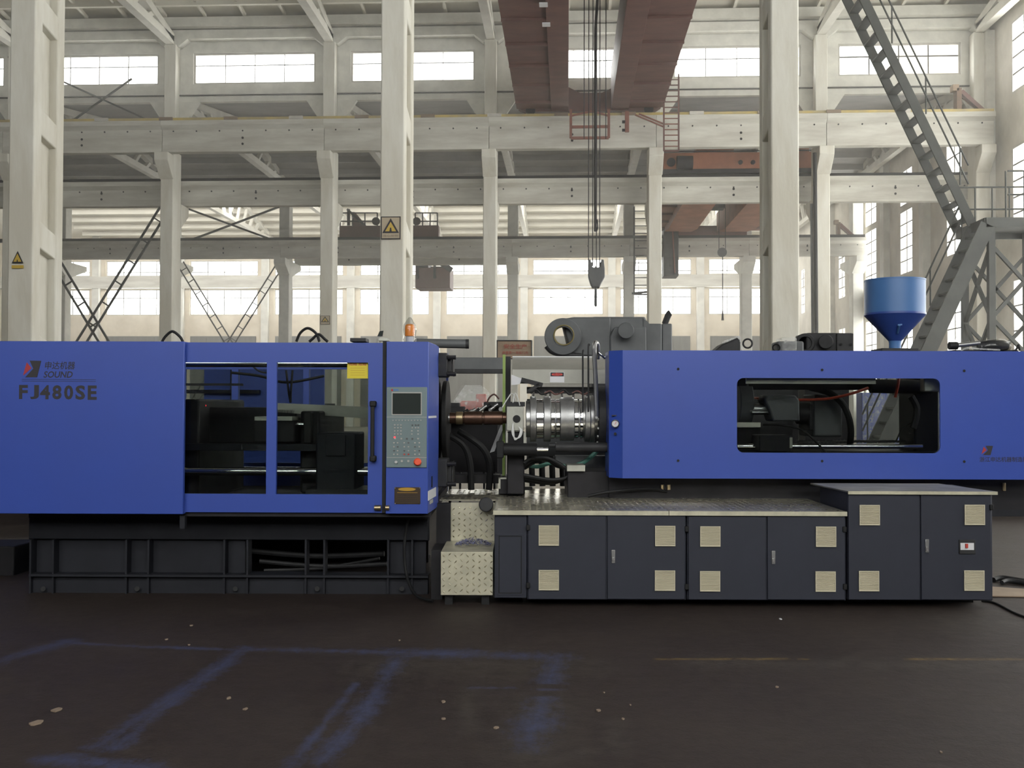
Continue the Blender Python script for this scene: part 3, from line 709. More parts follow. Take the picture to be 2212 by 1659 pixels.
part('trolley', G().box(PB(1495, 500, 50).x, PB(1550, 500, 50).x + .3, 49.6, 50.4, PB(1500, 452, 50).z, PB(1500, 440, 50).z), M['dark'], oc)
for px in (1553, 1567): part('rope', G().cyl(PB(px, 545, 50), PB(px, 448, 50), .015, n=6), M['dark'], h2)
part('pulley', G().cyl(PB(1560, 545, 49.9), PB(1560, 545, 50.1), .22, n=20), M['greyiron'], h2)
part('rope', G().cyl(PB(1561, 690, 50), PB(1561, 545, 50), .022, n=6), M['dark'], h2)
part('hook', G().cyl(PB(1561, 692, 50), PB(1561, 672, 50), .06, .03, n=10), M['dark'], h2)
# tall access ladder and cab hanging below the orange crane
lt = thing('cage_ladder', 'thin dark access ladder behind the fourth column, left of the orange crane', 'ladder', PB(1385, 640, 53.6))
part('stile', rail_box(1370, 1401, 446, 636, 53.6, .07), M['dark'], lt)
for k in range(12): part('rung', G().beam(PB(1370, 456 + 16 * k, 53.6), PB(1401, 456 + 16 * k, 53.6), .04, .04), M['dark'], lt)
part('ladder_foot', G().beam(PB(1365, 634, 53.6), PB(1404, 630, 53.6), .12, .1), M['dark'], lt)
oc2 = thing('crane_cab', 'narrow dark crane cab hanging below the orange crane beside the fourth column', 'cab', PB(1448, 596, 53.5))
part('cab_body', G().pb(1434, 470, 1466, 596, 53.5, 1.2), M['iron'], oc2, bevel=.03)
part('cab_window', G().pb(1437, 530, 1462, 558, 53.44, .05), M['screen'], oc2)
part('cab_rail', G().beam(PB(1453, 500, 53.4), PB(1458, 590, 53.4), .06, .06), M['redsteel'], oc2)
# ---- dark crane of the farthest bay
dc = thing('bridge_crane', 'dark crane with railings in the farthest bay, beside the framed warning sign column', 'crane', PB(840, 512, 57))
part('end_carriage', G().pb(733, 487, 947, 513, 57, .6), M['brown'], dc, bevel=.02)
part('machinery_house', G().prism([(PB(760, 487, 57).x, PB(760, 487, 57).z), (PB(790, 487, 57).x, PB(760, 487, 57).z), (PB(765, 455, 57).x, PB(765, 457, 57).z), (PB(760, 455, 57).x, PB(765, 457, 57).z)], 'y', 57.1, 57.5), M['brown'], dc)
part('brace', G().beam(PB(753, 452, 57), PB(753, 487, 57), .14, .14).beam(PB(750, 452, 57), PB(786, 485, 57), .12, .12), M['dark'], dc)
for a, b in ((735, 815), (897, 945)):
    g = G()
    for y in (460, 478): g.beam(PB(a, y, 57), PB(b, y, 57), .06, .06)
    for k in range(4): g.beam(PB(a + (b - a) * k / 3, 460, 57), PB(a + (b - a) * k / 3, 488, 57), .06, .06)
    part('handrail', g, M['dark'], dc)
for px in (812, 900): part('drive_motor', G().cyl(PB(px, 478, 56.8), PB(px, 478, 57.4), .22, n=16), M['dark'], dc)
crane_beams(57.2, DZ0, PB(840, 513, 57).z, [(LAT[2], LAT[3]), (LAT[1], LAT[2])], 'hidden grey rear')
cb = thing('crane_cab', 'brown crane cab hanging in the farthest bay behind the warning sign column', 'cab', PB(935, 622, 58))
part('cab_body', G().pb(897, 578, 972, 622, 58, 1.8), M['brown'], cb, bevel=.03)
for px in (903, 940): part('hanger', G().box(PB(px, 570, 58).x - .06, PB(px, 570, 58).x + .06, 57.75, 57.9, PB(px, 622, 58).z + .5, PB(px, 510, 57).z).box(PB(px, 570, 58).x - .06, PB(px, 570, 58).x + .06, 57.5, 57.75, PB(px, 510, 57).z - .12, PB(px, 510, 57).z).box(PB(px, 570, 58).x - .06, PB(px, 570, 58).x + .06, 57.75, 58.1, PB(px, 600, 58).z, PB(px, 596, 58).z), M['dark'], cb)
part('cab_roof', G().pb(897, 566, 925, 578, 58, 1.8), M['dark'], cb)
part('stair', G().beam(PB(950, 566, 58), PB(976, 584, 58), .1, .3).beam(PB(930, 570, 58.4), PB(968, 570, 58.4), .05, .05).beam(PB(930, 577, 58.4), PB(968, 577, 58.4), .05, .05), M['dark'], cb)
# ---- rail end stops
def stop(px, py0, py1, y, lab):
    t = thing('rail_stop', lab, 'buffer', PB(px, py1, y)); k = (py1 - py0) / 62
    part('post', G().pb(px - 5 * k, py0 + 6 * k, px + 6 * k, py1, y, .35), M['rust'], t)
    part('buffer', G().pb(px - 14 * k, py0 - 2 * k, px - 0 * k, py0 + 12 * k, y, .3), M['board'], t)
    part('strut', G().beam(PB(px + 4 * k, py0 + 14 * k, y + .1), PB(px + 58 * k, py1, y + .1), .14, .14).beam(PB(px + 4 * k, py0 + 24 * k, y + .3), PB(px + 50 * k, py1, y + .3), .08, .08), M['brown'], t)
stop(2072, 184, 243, 38, 'rusty rail end stop on the front crane beam by the end wall')
stop(1812, 476, 514, 54.3, 'brown rail end stop at the end of the third-row crane beam')
solo('downpipe', 'thin black vertical pipe running down beside the column next to the end wall', 'pipe', G().cyl((PB(1765, 735, 38.2).x, 38.2, 0), PB(1760, 330, 38.2), .07, n=8), M['black'])
solo('downpipe', 'slimmer grey pipe beside the black vertical pipe', 'pipe', G().cyl((PB(1757, 735, 38.3).x, 38.3, 0), PB(1753, 440, 38.3), .05, n=8), M['greyiron'])

# ================================================================== STEEL STAIRCASE
YS = 26.0
pz = PB(2130, 486, YS).z
st = thing('steel_staircase', 'grey-green steel stair tower with landing and handrails against the end wall', 'staircase', PB(2130, 900, YS))
def flight(p_top, p_bot, y0, y1, lab_rail, side, ntr, w=.30):
    """two stringers, treads and handrail of one flight"""
    fl = part('flight', G().beam((p_top.x, y0, p_top.z), (p_bot.x, y0, p_bot.z), .05, w, up=(0, 1, 0)) if False else stringer(p_top, p_bot, y0, w), M['stair'], st)
    part('stringer', stringer(p_top, p_bot, y1, w), M['stair'], fl)
    for k in range(ntr):
        t = (k + .6) / ntr; c = p_top + (p_bot - p_top) * t
        part('tread', G().box(c.x - .12, c.x + .12, y0 + .03, y1 - .03, c.z - .025, c.z + .025), M['stair'], fl, smooth=False)
    return fl
def stringer(a, b, y, w):
    d = Vector((b.x - a.x, 0, b.z - a.z)).normalized(); n = Vector((-d.z, 0, d.x)) * w / 2
    return G().prism([(a.x + n.x, a.z + n.z), (b.x + n.x, b.z + n.z), (b.x - n.x, b.z - n.z), (a.x - n.x, a.z - n.z)], 'y', y - .03, y + .03)
def along(pts, r): 
    g = G()
    for a, b in zip(pts, pts[1:]): g.cyl(a, b, r, n=8)
    return g
# upper flight: rises to the left up to the crane rail
ut, ub = PB(1838, -60, YS), PB(2100, 486, YS)
flight(ut, ub, YS, YS + .95, None, 1, 15, .21)
for off, name in ((1.0, 'handrail'), (.55, 'handrail')):
    o = Vector((.12, 0, off))
    part(name, along([ut + o, ut + (ub - ut) * .93 + o], .022), M['stair'], st)
for t in (.02, .3, .58, .86):
    c = ut + (ub - ut) * t; part('rail_post', G().cyl(c + Vector((.12, 0, .1)), c + Vector((.12, 0, 1.0)), .02, n=8), M['stair'], st)
# lower flight: falls to the left from the landing
lt_, lb = PB(2098, 500, YS + .1), PB(1872, 985, YS + .1)
flight(lt_, lb, YS - .9, YS - .05, None, -1, 16, .34)
for off in (1.0, .6):
    o = Vector((-.1, 0, off)); part('handrail', along([lt_ + o + (lb - lt_) * .04, lb + o], .022), M['stair'], st)
for t in (.05, .35, .65, .95):
    c = lt_ + (lb - lt_) * t; part('rail_post', G().cyl(c + Vector((-.1, 0, .1)), c + Vector((-.1, 0, 1.0)), .02, n=8), M['stair'], st)
# landing
lx0, lx1 = PB(2098, 486, YS).x, PB(2098, 486, YS).x + 1.75
ld_ = part('landing', G().box(lx0, lx1, YS - .9, YS + .95, pz - .06, pz), M['stair'], st)
for y in (YS - .9, YS + .95): part('edge_channel', G().box(lx0, lx1, y - .03, y + .03, pz - .2, pz + .02), M['stair'], ld_)
for x in (lx0, lx1): part('edge_channel', G().box(x - .03, x + .03, YS - .9, YS + .95, pz - .2, pz + .02), M['stair'], ld_)
posts = [(lx0 + .15, YS - .8), (lx0 + .15, YS + .85), (lx1 - .1, YS - .8), (lx1 - .1, YS + .85)]
for x, y in posts: part('post', G().box(x - .075, x + .075, y - .075, y + .075, 0, pz - .06), M['stair'], st)
for (a, b) in ((0, 1), (2, 3), (0, 2), (1, 3)):
    for z0, z1 in ((.4, 2.0), (2.0, 3.6), (3.6, 5.3)):
        p, q = posts[a], posts[b]
        part('brace', G().beam((p[0], p[1], z0), (q[0], q[1], z1), .08, .08), M['stair'], st); part('brace', G().beam((p[0], p[1], z1), (q[0], q[1], z0), .08, .08), M['stair'], st)
for y in (YS - .9, YS + .95):
    g = G()
    for zz in (.55, 1.1): g.cyl((lx0 + (.5 if y < YS else 0), y, pz + zz), (lx1, y, pz + zz), .022, n=8)
    for k in range(4): g.cyl((lx0 + .45 + k * (lx1 - lx0 - .5) / 3, y, pz), (lx0 + .45 + k * (lx1 - lx0 - .5) / 3, y, pz + 1.1), .02, n=8)
    part('landing_rail', g, M['stair'], st)
part('landing_rail', along([Vector((lx1, YS - .9, pz + 1.1)), Vector((lx1, YS + .95, pz + 1.1))], .022), M['stair'], st)

# ================================================================== SIGNS
def warn_sign(px0, py0, px1, py1, y, lab, board=True):
    a, b = PB(px0, py1, y), PB(px1, py0, y); w, h = b.x - a.x, b.z - a.z
    t = thing('warning_sign', lab, 'sign', (a.x + w / 2, y, a.z)); X = lambda u: a.x + w * u; Z = lambda v: a.z + h * v
    if board:
        part('board', G().box(a.x, b.x, y - .02, y, a.z, b.z), M['board2'], t)
        part('border', G().plate(rect(a.x, b.x, a.z, b.z), [rect(X(.05), X(.95), Z(.04), Z(.96))], 'y', y - .024, y - .019), M['print'], t)
        tri, inn = [(.08, .27), (.92, .27), (.5, .92)], [(.22, .34), (.78, .34), (.5, .76)]
    else:
        tri, inn = [(0, .30), (1, .30), (.5, 1)], [(.15, .38), (.85, .38), (.5, .86)]
    part('triangle_edge', G().prism([(X(u), Z(v)) for u, v in tri], 'y', y - .028, y - .018), M['print'], t)
    part('triangle', G().prism([(X(u), Z(v)) for u, v in inn], 'y', y - .032, y - .020), M['ochre2'], t)
    part('pictogram', G().prism([(X(u), Z(v)) for u, v in ((.44, .34), (.56, .34), (.53, .50), (.47, .50))], 'y', y - .034, y - .020), M['print'], t)
    if board: lettering('当心吊物', X(.12), X(.88), Z(.10), Z(.20), y - .025, M['printfade'], t)
    else: part('strip', G().box(X(0), X(1), y - .03, y - .01, Z(.0), Z(.18)), M['ochre2'], t)
M['board2'] = mat('tan_sign_board', (.42, .35, .25), .7); M['ochre2'] = mat('warning_yellow', (.50, .34, .06), .6)
M['printfade'] = mat('faded_print', (.22, .18, .14), .7)
warn_sign(823, 468, 866, 517, Y1 - .01, 'framed tan warning sign with a yellow triangle on the middle near column')
warn_sign(27, 543, 52, 580, Y1 - .01, 'small frameless yellow triangle sign with a yellow strip on the near column', False)
warn_sign(692, 682, 713, 701, Y2 - .44, 'tiny framed warning sign low on a second-row column', True)
# ================================================================== THE MOULDING MACHINE (machine frame 'M')
def mx(px, y, py=900): return PM(px, py, y).x
def mz(py, y, px=1106): return PM(px, py, y).z
def mrect(px0, py0, px1, py1, y):
    cx, cy = (px0 + px1) / 2, (py0 + py1) / 2
    return PM(px0, cy, y).x, PM(px1, cy, y).x, PM(cx, py1, y).z, PM(cx, py0, y).z
def mcyl(p0, p1, y, r, n=20, **k): return G().cyl(PM(*p0, y), PM(*p1, y), r, n=n, **k)
YG, YD, YC, YI, YA = 8.28, 8.33, 8.20, 9.0, 9.65
# ---- clamping unit: bed, guards, door, platens
cu = thing('clamping_unit', 'clamping half of the blue moulding machine with sliding windowed door on a dark bed', 'moulding machine', PM(480, 1284, 8.74), 'M')
bed = part('bed_frame', G().pm(62, 1243, 925, 1285, 8.74, .12).pm(62, 1118, 925, 1166, 8.74, .12).pm(62, 1118, 925, 1170, 10.6, .2).pm(62, 1200, 925, 1275, 10.7, .2), M['bed'], cu, bevel=.006)
part('bed_panel', G().pm(66, 1160, 530, 1246, 8.80, .03), M['bed'], bed)
part('bed_panel', G().pm(838, 1160, 920, 1246, 8.80, .03), M['bed'], bed)
part('bed_panel', G().pm(62, 1118, 925, 1285, 10.5, .03), M['dark'], bed)
for px in (65, 114, 272, 320, 484, 534, 660, 700, 838, 890): part('stiffener', G().pm(px - 2, 1166, px + 2, 1283, 8.70, .12), M['bed'], bed)
part('bed_flange', G().pm(62, 1242, 925, 1247, 8.68, .2), M['bed'], bed)
for px in (93, 296, 508, 685, 868): part('foot_bolt', mcyl((px, 1272), (px, 1272), 8.73, .02) if False else G().cyl(PM(px, 1272, 8.70), PM(px, 1272, 8.76), .02, n=10), M['black'], bed)
part('bed_deck', G().pm(62, 1096, 925, 1120, 8.6, 2.3), M['dark'], cu)
for a, b, r in (((560, 1212), (836, 1218), .02), ((570, 1232), (820, 1206), .014), ((540, 1190), (830, 1196), .025)):
    part('bed_hose', G().tube(smooth_path([PM(*a, 9.1), PM((a[0] + b[0]) / 2, (a[1] + b[1]) / 2 + 8, 9.2), PM(*b, 9.15)], 5), r), M['iron'], cu)
part('bed_bracket', G().pm(752, 1156, 838, 1172, 8.9, .3), M['bed'], cu)
def emblem(px0, py0, px1, py1, y, parent):
    x0, x1, z0, z1 = mrect(px0, py0, px1, py1, y); X = lambda u: x0 + (x1 - x0) * u; Z = lambda v: z0 + (z1 - z0) * v
    part('emblem', G().prism([(X(.20), Z(.90)), (X(.46), Z(.55)), (X(.0), Z(.10))], 'y', y - .0015, y), M['printred'], parent, smooth=False)
    part('emblem', G().prism([(X(.36), Z(1.0)), (X(1), Z(.99)), (X(.78), Z(0)), (X(.12), Z(0)), (X(.56), Z(.52))], 'y', y - .0015, y), M['print'], parent, smooth=False)
x0, x1, z0, z1 = mrect(-150, 737, 397, 1110, YG)
gp = part('guard_panel', G().box(x0, x1, YG, YG + .04, z0, z1).box(x0, x1, YG + .04, YG + .2, z1 - .03, z1).box(x0, x1, YG + .04, YG + .12, z0, z0 + .03), M['blue'], cu, bevel=.005)
emblem(50, 779, 89, 815, YG - .0005, gp)
def mletter(s, px0, py0, px1, py1, y, m, parent, **k):
    a, b, c, d = mrect(px0, py0, px1, py1, y); return lettering(s, a, b, c, d, y, m, parent, **k)
mletter('申达机器', 97, 781, 162, 798, YG - .001, M['print'], gp, bold=.012, shear=.12)
mletter('SOUND', 94, 802, 157, 816, YG - .001, M['print'], gp, shear=.2, bold=.018)
for py in (819.4, 823.2): part('ruled_line', G().pm(47, py, 207, py + .9, YG - .0012, .001), M['print'], gp, smooth=False)
for ch, a, b in (('F', 41, 60), ('J', 65, 84), ('4', 86.5, 108), ('8', 113, 133), ('0', 138.5, 158), ('S', 163, 184), ('E', 189.5, 209)): mletter(ch, a, 831.5 + (a - 40) * .008, b, 862 + (a - 40) * .012, YG - .001, M['print'], gp, bold=.035)
# sliding safety door with two tinted panes
x0, x1, z0, z1 = mrect(380, 740, 826, 1107, YD)
h1, h2 = mrect(393, 783, 575.5, 1067, YD), mrect(597, 783, 795, 1068, YD)
dr = part('safety_door', G().plate(rect(x0, x1, z0, z1), [rect(*h1), rect(*h2)], 'y', YD, YD + .035).box(x0, x1, YD + .035, YD + .14, z1 - .03, z1), M['blue'], cu, smooth=False)
for h in (h1, h2): part('pane', G().box(h[0] - .01, h[1] + .01, YD + .036, YD + .042, h[2] - .01, h[3] + .01), M['tintpane'], dr, label='tinted window pane')
hd = part('handle', G().pm(800, 868, 808, 996, YD - .07, .03), M['black'], dr, bevel=.006, label='black pull handle')
for py in (866, 984.5): part('handle_mount', G().pm(798, py, 811, py + 13, YD - .075, .08), M['black'], dr, bevel=.01)
part('warning_label', G().pm(750, 781.5, 795, 817.5, YD + .028, .008), M['yellowlabel'], dr, smooth=False, label='yellow label with red heading')
mletter('危险 危险', 754, 784, 792, 790, YD + .027, M['redtext'], dr, bold=.02)
for py in (795, 800, 805, 810): part('label_line', G().pm(757, py, 788, py + .7, YD + .0272, .001), M['ochre'], dr, smooth=False)
part('door_gap_strip', G().pm(826, 737, 833.5, 1108, YD - .01, .05), M['black'], cu)
lt2 = part('door_latch', G().cyl(PM(809, 1097, YD - .02), PM(823, 1097, YD - .02), .022, n=14).cyl(PM(833, 1097, YD - .06), PM(841, 1097, YD - .06), .02, n=14), M['brass'], cu, label='worn brass door latch')
part('door_rail', G().pm(385, 1107, 930, 1116, YD + .03, .1), M['dark'], cu)
part('rail_stop', G().pm(388, 1114, 399, 1142, YG + .05, .06), M['bed'], cu)
# inside the clamp: tie bars, platens, toggle, ejector
for py, y, r in ((1018, 8.95, .034), (785, 9.0, .030)): part('tie_bar', mcyl((300, py), (930, py + 1.5), y, r, n=24), M['chrome'], cu, label='polished tie bar')
for py in (1016,): part('tie_bar', mcyl((300, py), (930, py), 10.35, .034, n=20), M['chrome'], cu)
part('fixed_platen', G().pm(920, 760, 939, 1075, 9.05, 1.4), M['iron'], cu, bevel=.02)
part('locating_ring', G().cyl(PM(958, 908, YA), PM(969, 908, YA), .36, n=48), M['black'], cu, bevel=.01)
for py0, py1 in ((762, 814), (992, 1052)):
    n_ = part('tie_bar_nut', G().pm(942, py0, 966, py1, 8.95, .3), M['iron'], cu, bevel=.01)
    part('nut_flange', G().pm(966, py0 + 8, 975, py1 - 10, 9.0, .25).pm(975, py0 + 6, 979, py1 - 2, 9.02, .22), M['iron'], n_, bevel=.006)
    for q in (py0 + 10, py1 - 6): part('nut_bolt', G().cyl(PM(966, q, 8.96), PM(985, q, 8.96), .018, n=8), M['dark'], n_)
mp = part('moving_platen', G().pm(648, 888, 690, 1066, 9.15, 1.3), M['dark'], cu, bevel=.02)
part('platen_foot', G().pm(682, 935, 768, 1062, 8.85, .5), M['bed'], mp, bevel=.015)
part('foot_plate', G().pm(704, 940, 746, 985, 8.83, .05), M['bed'], mp, bevel=.005)
part('foot_base', G().pm(660, 1058, 795, 1075, 8.8, .5), M['iron'], mp)
part('rear_platen', G().pm(395, 862, 430, 1085, 9.1, 1.5), M['dark'], cu, bevel=.02)
part('toggle_beam', G().pm(395, 959, 690, 974, 9.0, .12), M['bed'], cu, bevel=.006)
tg = part('toggle_housing', G().pm(440, 880, 640, 960, 9.4, .6), M['dark'], cu, bevel=.02)
part('ejector_block', G().pm(548, 908, 636, 955, 9.0, .35), M['dark'], tg, bevel=.01)
part('ejector_plate', G().pm(550, 900, 631, 908.5, 8.98, .25), M['galv'], tg)
part('ejector_rod', mcyl((636, 917), (668, 917), 9.1, .018), M['chrome'], tg)
part('guide_block', G().pm(655, 890, 672, 958, 8.98, .1), M['black'], tg, bevel=.01)
part('sensor_light', G().cyl(PM(443, 876, 9.28), PM(443, 876, 9.3), .010, n=10), M['led'], tg, label='small glowing red indicator')
part('hopper_rail', G().pm(395, 828, 520, 833, 10.1, .1), M['dark'], cu)
part('slide_sheet', G().prism([(mx(597, 9.4, 880), mz(872, 9.4)), (mx(795, 9.4, 905), mz(880, 9.4)), (mx(795, 9.4, 905), mz(905, 9.4)), (mx(597, 9.4, 890), mz(892, 9.4))], 'y', 9.4, 9.43), M['galv'], cu)
part('hose', G().tube(smooth_path([PM(500, 805, 9.6), PM(560, 812, 9.6), PM(620, 826, 9.6), PM(700, 812, 9.7)], 6), .012).tube(smooth_path([PM(540, 785, 9.5), PM(560, 802, 9.5), PM(585, 806, 9.5)], 5), .008).tube(smooth_path([PM(618, 800, 9.5), PM(624, 850, 9.5), PM(628, 870, 9.5)], 5), .010).tube(smooth_path([PM(632, 800, 9.5), PM(628, 850, 9.5), PM(628, 870, 9.5)], 5), .010), M['black'], cu)
# far-side guard of the clamp, a blue frame with openings
x0, x1, z0, z1 = mrect(-150, 762, 968, 1068, 10.9)
hs = [mrect(400, 798, 500, 1000, 10.9), mrect(515, 798, 655, 1000, 10.9), mrect(668, 798, 930, 1000, 10.9)]
rg = part('rear_guard', G().plate(rect(x0, x1, z0, z1), [rect(*h) for h in hs], 'y', 10.9, 10.94), M['blue'], cu, smooth=False)
for h in hs: part('pane', G().box(h[0], h[1], 10.88, 10.886, h[2], h[3]), M['clearpane'], rg)
for (a, b, c) in ((350, 395, 716), (640, 690, 709), (668, 708, 722)):
    y = 9.3; p = [PM(a, 738, y), PM(a + (b - a) * .18, c + 10, y), PM((a + b) / 2, c, y), PM(b - (b - a) * .15, c + 11, y), PM(b, 738, y)]
    solo('hydraulic_hose', {350: 'black hose loop standing above the blue guard beside the emblem side', 640: 'taller black hose loop above the safety door', 668: 'smaller black hose loop beside the taller one above the safety door'}[a], 'hose', G().tube(smooth_path(p, 6), .012), M['black'], 'M')
# ---- control console pillar
cc = thing('control_console', 'blue control pillar with grey keypad and orange-red stop button', 'console', PM(880, 1108, YG), 'M')
xa, xb, xc = mx(834, YG), mx(925, YG), mx(942, 8.72)
z0, z1 = mz(1110, YG, 880), mz(738, YG, 880)
part('housing', G().prism([(xa, YG), (xb, YG), (xc, 8.72), (xc, 9.0), (xa, 9.0)], 'z', z0, z1), M['blue'], cc, bevel=.004)
kp = part('control_panel', G().pm(834.5, 836, 922, 1010, YG - .012, .014), M['console'], cc, bevel=.004, label='grey-green keypad panel with dark screen')
part('screen_frame', G().pm(846, 847, 911, 897, YG - .015, .004), M['key'], kp)
part('screen', G().pm(848, 849.5, 909, 894.5, YG - .017, .004), M['screen'], kp, bevel=.001, label='dark switched-off display')
part('panel_mark', G().pm(845, 840.5, 849, 845, YG - .0135, .002), M['printred'], kp); part('panel_mark', G().pm(849, 840.5, 861, 844, YG - .0135, .002), M['bluehop'], kp)
for py in (900.5, 988): part('panel_seam', G().pm(835, py, 922, py + 1, YG - .0135, .002), M['key'], kp, smooth=False)
_kb = mesh_from(G().box(-.0075, .0075, -.005, .004, -.0065, .0065), 'button', (0, 0, 0), M['key'], False)
_kd = mesh_from(G().box(-.0075, .0075, -.005, .004, -.0065, .0065), 'button', (0, 0, 0), M['keydark'], False)
_kr = mesh_from(G().box(-.0075, .0075, -.005, .004, -.0065, .0065), 'button', (0, 0, 0), M['redtext'], False)
def key(cx, cy, me=None, s=1.0):
    o = piece('button', me or _kb, kp, PM(820 + cx / 5.53, 820 + cy / 5.53, YG - .014)); o.scale = (s, 1, s)
for i in range(10): key(160 + 37 * i, 486, None, .6)
for j, cy in enumerate((542, 575, 612, 650)):
    for i in range(3): key(182 + 37 * i, cy, _kb, .75)
    for cx in ((392, 430, 462) if j in (0, 1) else (385, 460)): key(cx, cy, _kb if j else _kd, .75)
for cx in (185, 260, 325, 390, 460): key(cx, 706, _kd if cx in (325, 390) else _kb, .9)
for j, cy in enumerate((755, 802, 850, 892)):
    for cx in (172, 215, 295, 345, 422, 475): key(cx, cy, _kr if j == 3 and 280 < cx < 360 else (_kd if (cx + j) % 3 == 0 else _kb), .8)
part('indicator', G().cyl(PM(820 + 180 / 5.53, 820 + 690 / 5.53, YG - .018), PM(820 + 180 / 5.53, 820 + 690 / 5.53, YG - .01), .007, n=10), M['led'], kp, label='glowing red indicator')
part('key_switch', G().cyl(PM(855.5, 998, YG - .03), PM(855.5, 998, YG - .01), .011, n=14), M['steel'], kp)
for px in (868, 882): part('push_button', G().cyl(PM(px, 996, YG - .022), PM(px, 996, YG - .01), .009, n=14), M['key'], kp)
part('emergency_button', G().cyl(PM(902, 998, YG - .05), PM(902, 998, YG - .012), .026, n=20).cyl(PM(902, 998, YG - .022), PM(902, 998, YG - .012), .03, n=20), M['estop'], kp, bevel=.006, label='orange-red mushroom stop button')
npl = part('nameplate', G().pm(852, 1052.5, 908, 1089, YG - .006, .007), M['plate'], cc, bevel=.002, label='brown metal plate with an ochre oval')
c = PM(879, 1057, YG - .007); part('oval', G().prism([(c.x + .068 * math.cos(t * .2618), c.z + .013 * math.sin(t * .2618)) for t in range(24)], 'y', YG - .008, YG - .006), M['ochre'], npl, smooth=False)
for py in (1064, 1069, 1074, 1079, 1084): part('engraved_line', G().pm(858, py, 902, py + .8, YG - .0075, .0016), M['ochre'] if py == 1064 else M['iron'], npl, smooth=False)
for px in (853.5, 906.5):
    for py in (1054, 1087.5): part('screw', G().cyl(PM(px, py, YG - .009), PM(px, py, YG - .005), .005, n=8), M['chrome'], npl)
d = Vector((xc - xb, 8.72 - YG, 0)).normalized(); nn = Vector((d.y, -d.x, 0))
def side(py0, py1, a, b, m, name, th=.004):
    """flat plate on the pillar's slanted flank; a..b along the flank 0..1"""
    L_ = Vector((xc - xb, 8.72 - YG, 0)); p = Vector((xb, YG, 0)) + L_ * a; q = Vector((xb, YG, 0)) + L_ * b
    za, zb = mz(py1, 8.45), mz(py0, 8.45)
    g = G().add([(v.x, v.y, z) for z in (za, zb) for v in (p, q, q + nn * th, p + nn * th)], [(0, 1, 2, 3), (7, 6, 5, 4), (0, 4, 5, 1), (1, 5, 6, 2), (2, 6, 7, 3), (3, 7, 4, 0)])
    return part(name, g, m, cc, smooth=False)
side(1058, 1078, 0, .98, M['whitelabel'], 'side_label'); side(899, 903.5, .02, .98, M['whitelabel'], 'side_strip'); side(1030, 1054, .42, .52, M['black'], 'side_slot'); side(1080, 1088, .2, .6, M['key'], 'side_latch')
# warning lamp, bracket and cylinder on top
wb = thing('warning_lamp', 'orange warning lamp wrapped in clear plastic on the control pillar', 'lamp', PM(884, 738, 8.75), 'M')
c = PM(885, 738, 8.75)
part('lamp_base', G().lathe((c.x, c.y, c.z), [(.032, -.005), (.034, .03), (.03, .045)], 20), M['whitelabel'], wb)
part('lens', G().lathe((c.x, c.y, c.z), [(.040, .045), (.041, .11), (.037, .135), (.02, .145)], 24), M['lamp'], wb, label='amber lens')
g = G().lathe((c.x, c.y, c.z), [(.046, -.004), (.052, .02), (.047, .05), (.054, .1), (.049, .14), (.030, .165), (.022, .18), (.008, .20)], 18)
g.v = [(x + random.uniform(-.004, .004), y + random.uniform(-.004, .004), z) for x, y, z in g.v]
part('plastic_wrap', g, M['filmthin'], wb, label='clear plastic wrap')
br = thing('sensor_bracket', 'small grey bracket with a dark reflector on top of the safety door edge', 'bracket', PM(830, 737, 8.9), 'M')
part('base', G().prism([(mx(817, 8.9), mz(737, 8.9)), (mx(840, 8.9), mz(737, 8.9)), (mx(836, 8.9), mz(731, 8.9)), (mx(820, 8.9), mz(729, 8.9))], 'y', 8.88, 8.98), M['galv'], br)
part('reflector', G().prism([(mx(814, 8.9), mz(727, 8.9)), (mx(825, 8.9), mz(727, 8.9)), (mx(827, 8.9), mz(715, 8.9)), (mx(819, 8.9), mz(716, 8.9))], 'y', 8.9, 8.92), M['screen'], br)
solo('valve_strip', 'low dark plate lying on top of the safety door housing', 'plate', G().pm(756, 730, 790, 738, 9.1, .2), M['iron'], 'M', bevel=.004)
pp = thing('ejector_cylinder', 'dark grey cylinder jutting out behind the control pillar at its top', 'cylinder', PM(975, 752, 9.6), 'M')
part('barrel', mcyl((900, 741), (1008, 743), 9.6, .041, n=24), M['greyiron'], pp); part('end_cap', mcyl((1006, 743), (1013, 743), 9.6, .043, n=24), M['iron'], pp)
rb = thing('rear_rail_beam', 'dark horizontal box beam behind the open nozzle area', 'beam', PM(1010, 806, 10.75), 'M')
part('beam_body', G().pm(940, 772, 1092, 801, 10.75, .25), M['greyiron'], rb, bevel=.01); part('beam_rail', G().pm(940, 797, 1092, 806, 10.7, .2), M['iron'], rb)

# ---- injection unit
iu = thing('injection_unit', 'injection barrel with shiny steel heater bands, nozzle and carriage in the open middle', 'injection unit', PM(1160, 1080, YA), 'M')
def ring(px0, px1, r, m, name='heater_band', cy=905, n=40, **k):
    return part(name, G().cyl(PM(px0, cy, YA), PM(px1, cy, YA), r, n=n), m, iu, bevel=.004, **k)
ring(1136, 1320, .165, M['steel'], 'barrel', label='bare steel barrel')
bands = [(1145, 1158, .205), (1174, 1189, .205), (1209, 1239, .198), (1262, 1273, .205)]
for a, b, r in bands:
    o = ring(a, b, r, M['band'], label='matt steel heater band')
    z = mz(905, YA) + r
    for q in ((a + 2, b - 3) if b - a > 14 else ((a + b) / 2 - 2,)): part('band_terminal', G().box(mx(q, YA), mx(q, YA) + .02, YA - .03, YA + .03, z - .015, z + .05), M['chrome'], o)
for a, b in ((1158, 1174), (1189, 1198), (1200, 1209), (1239, 1248), (1251, 1258)): ring(a, b, .178, M['chrome'], 'barrel_sleeve', label='polished barrel sleeve')
fl = ring(1289, 1312, .30, M['iron'], 'barrel_flange')
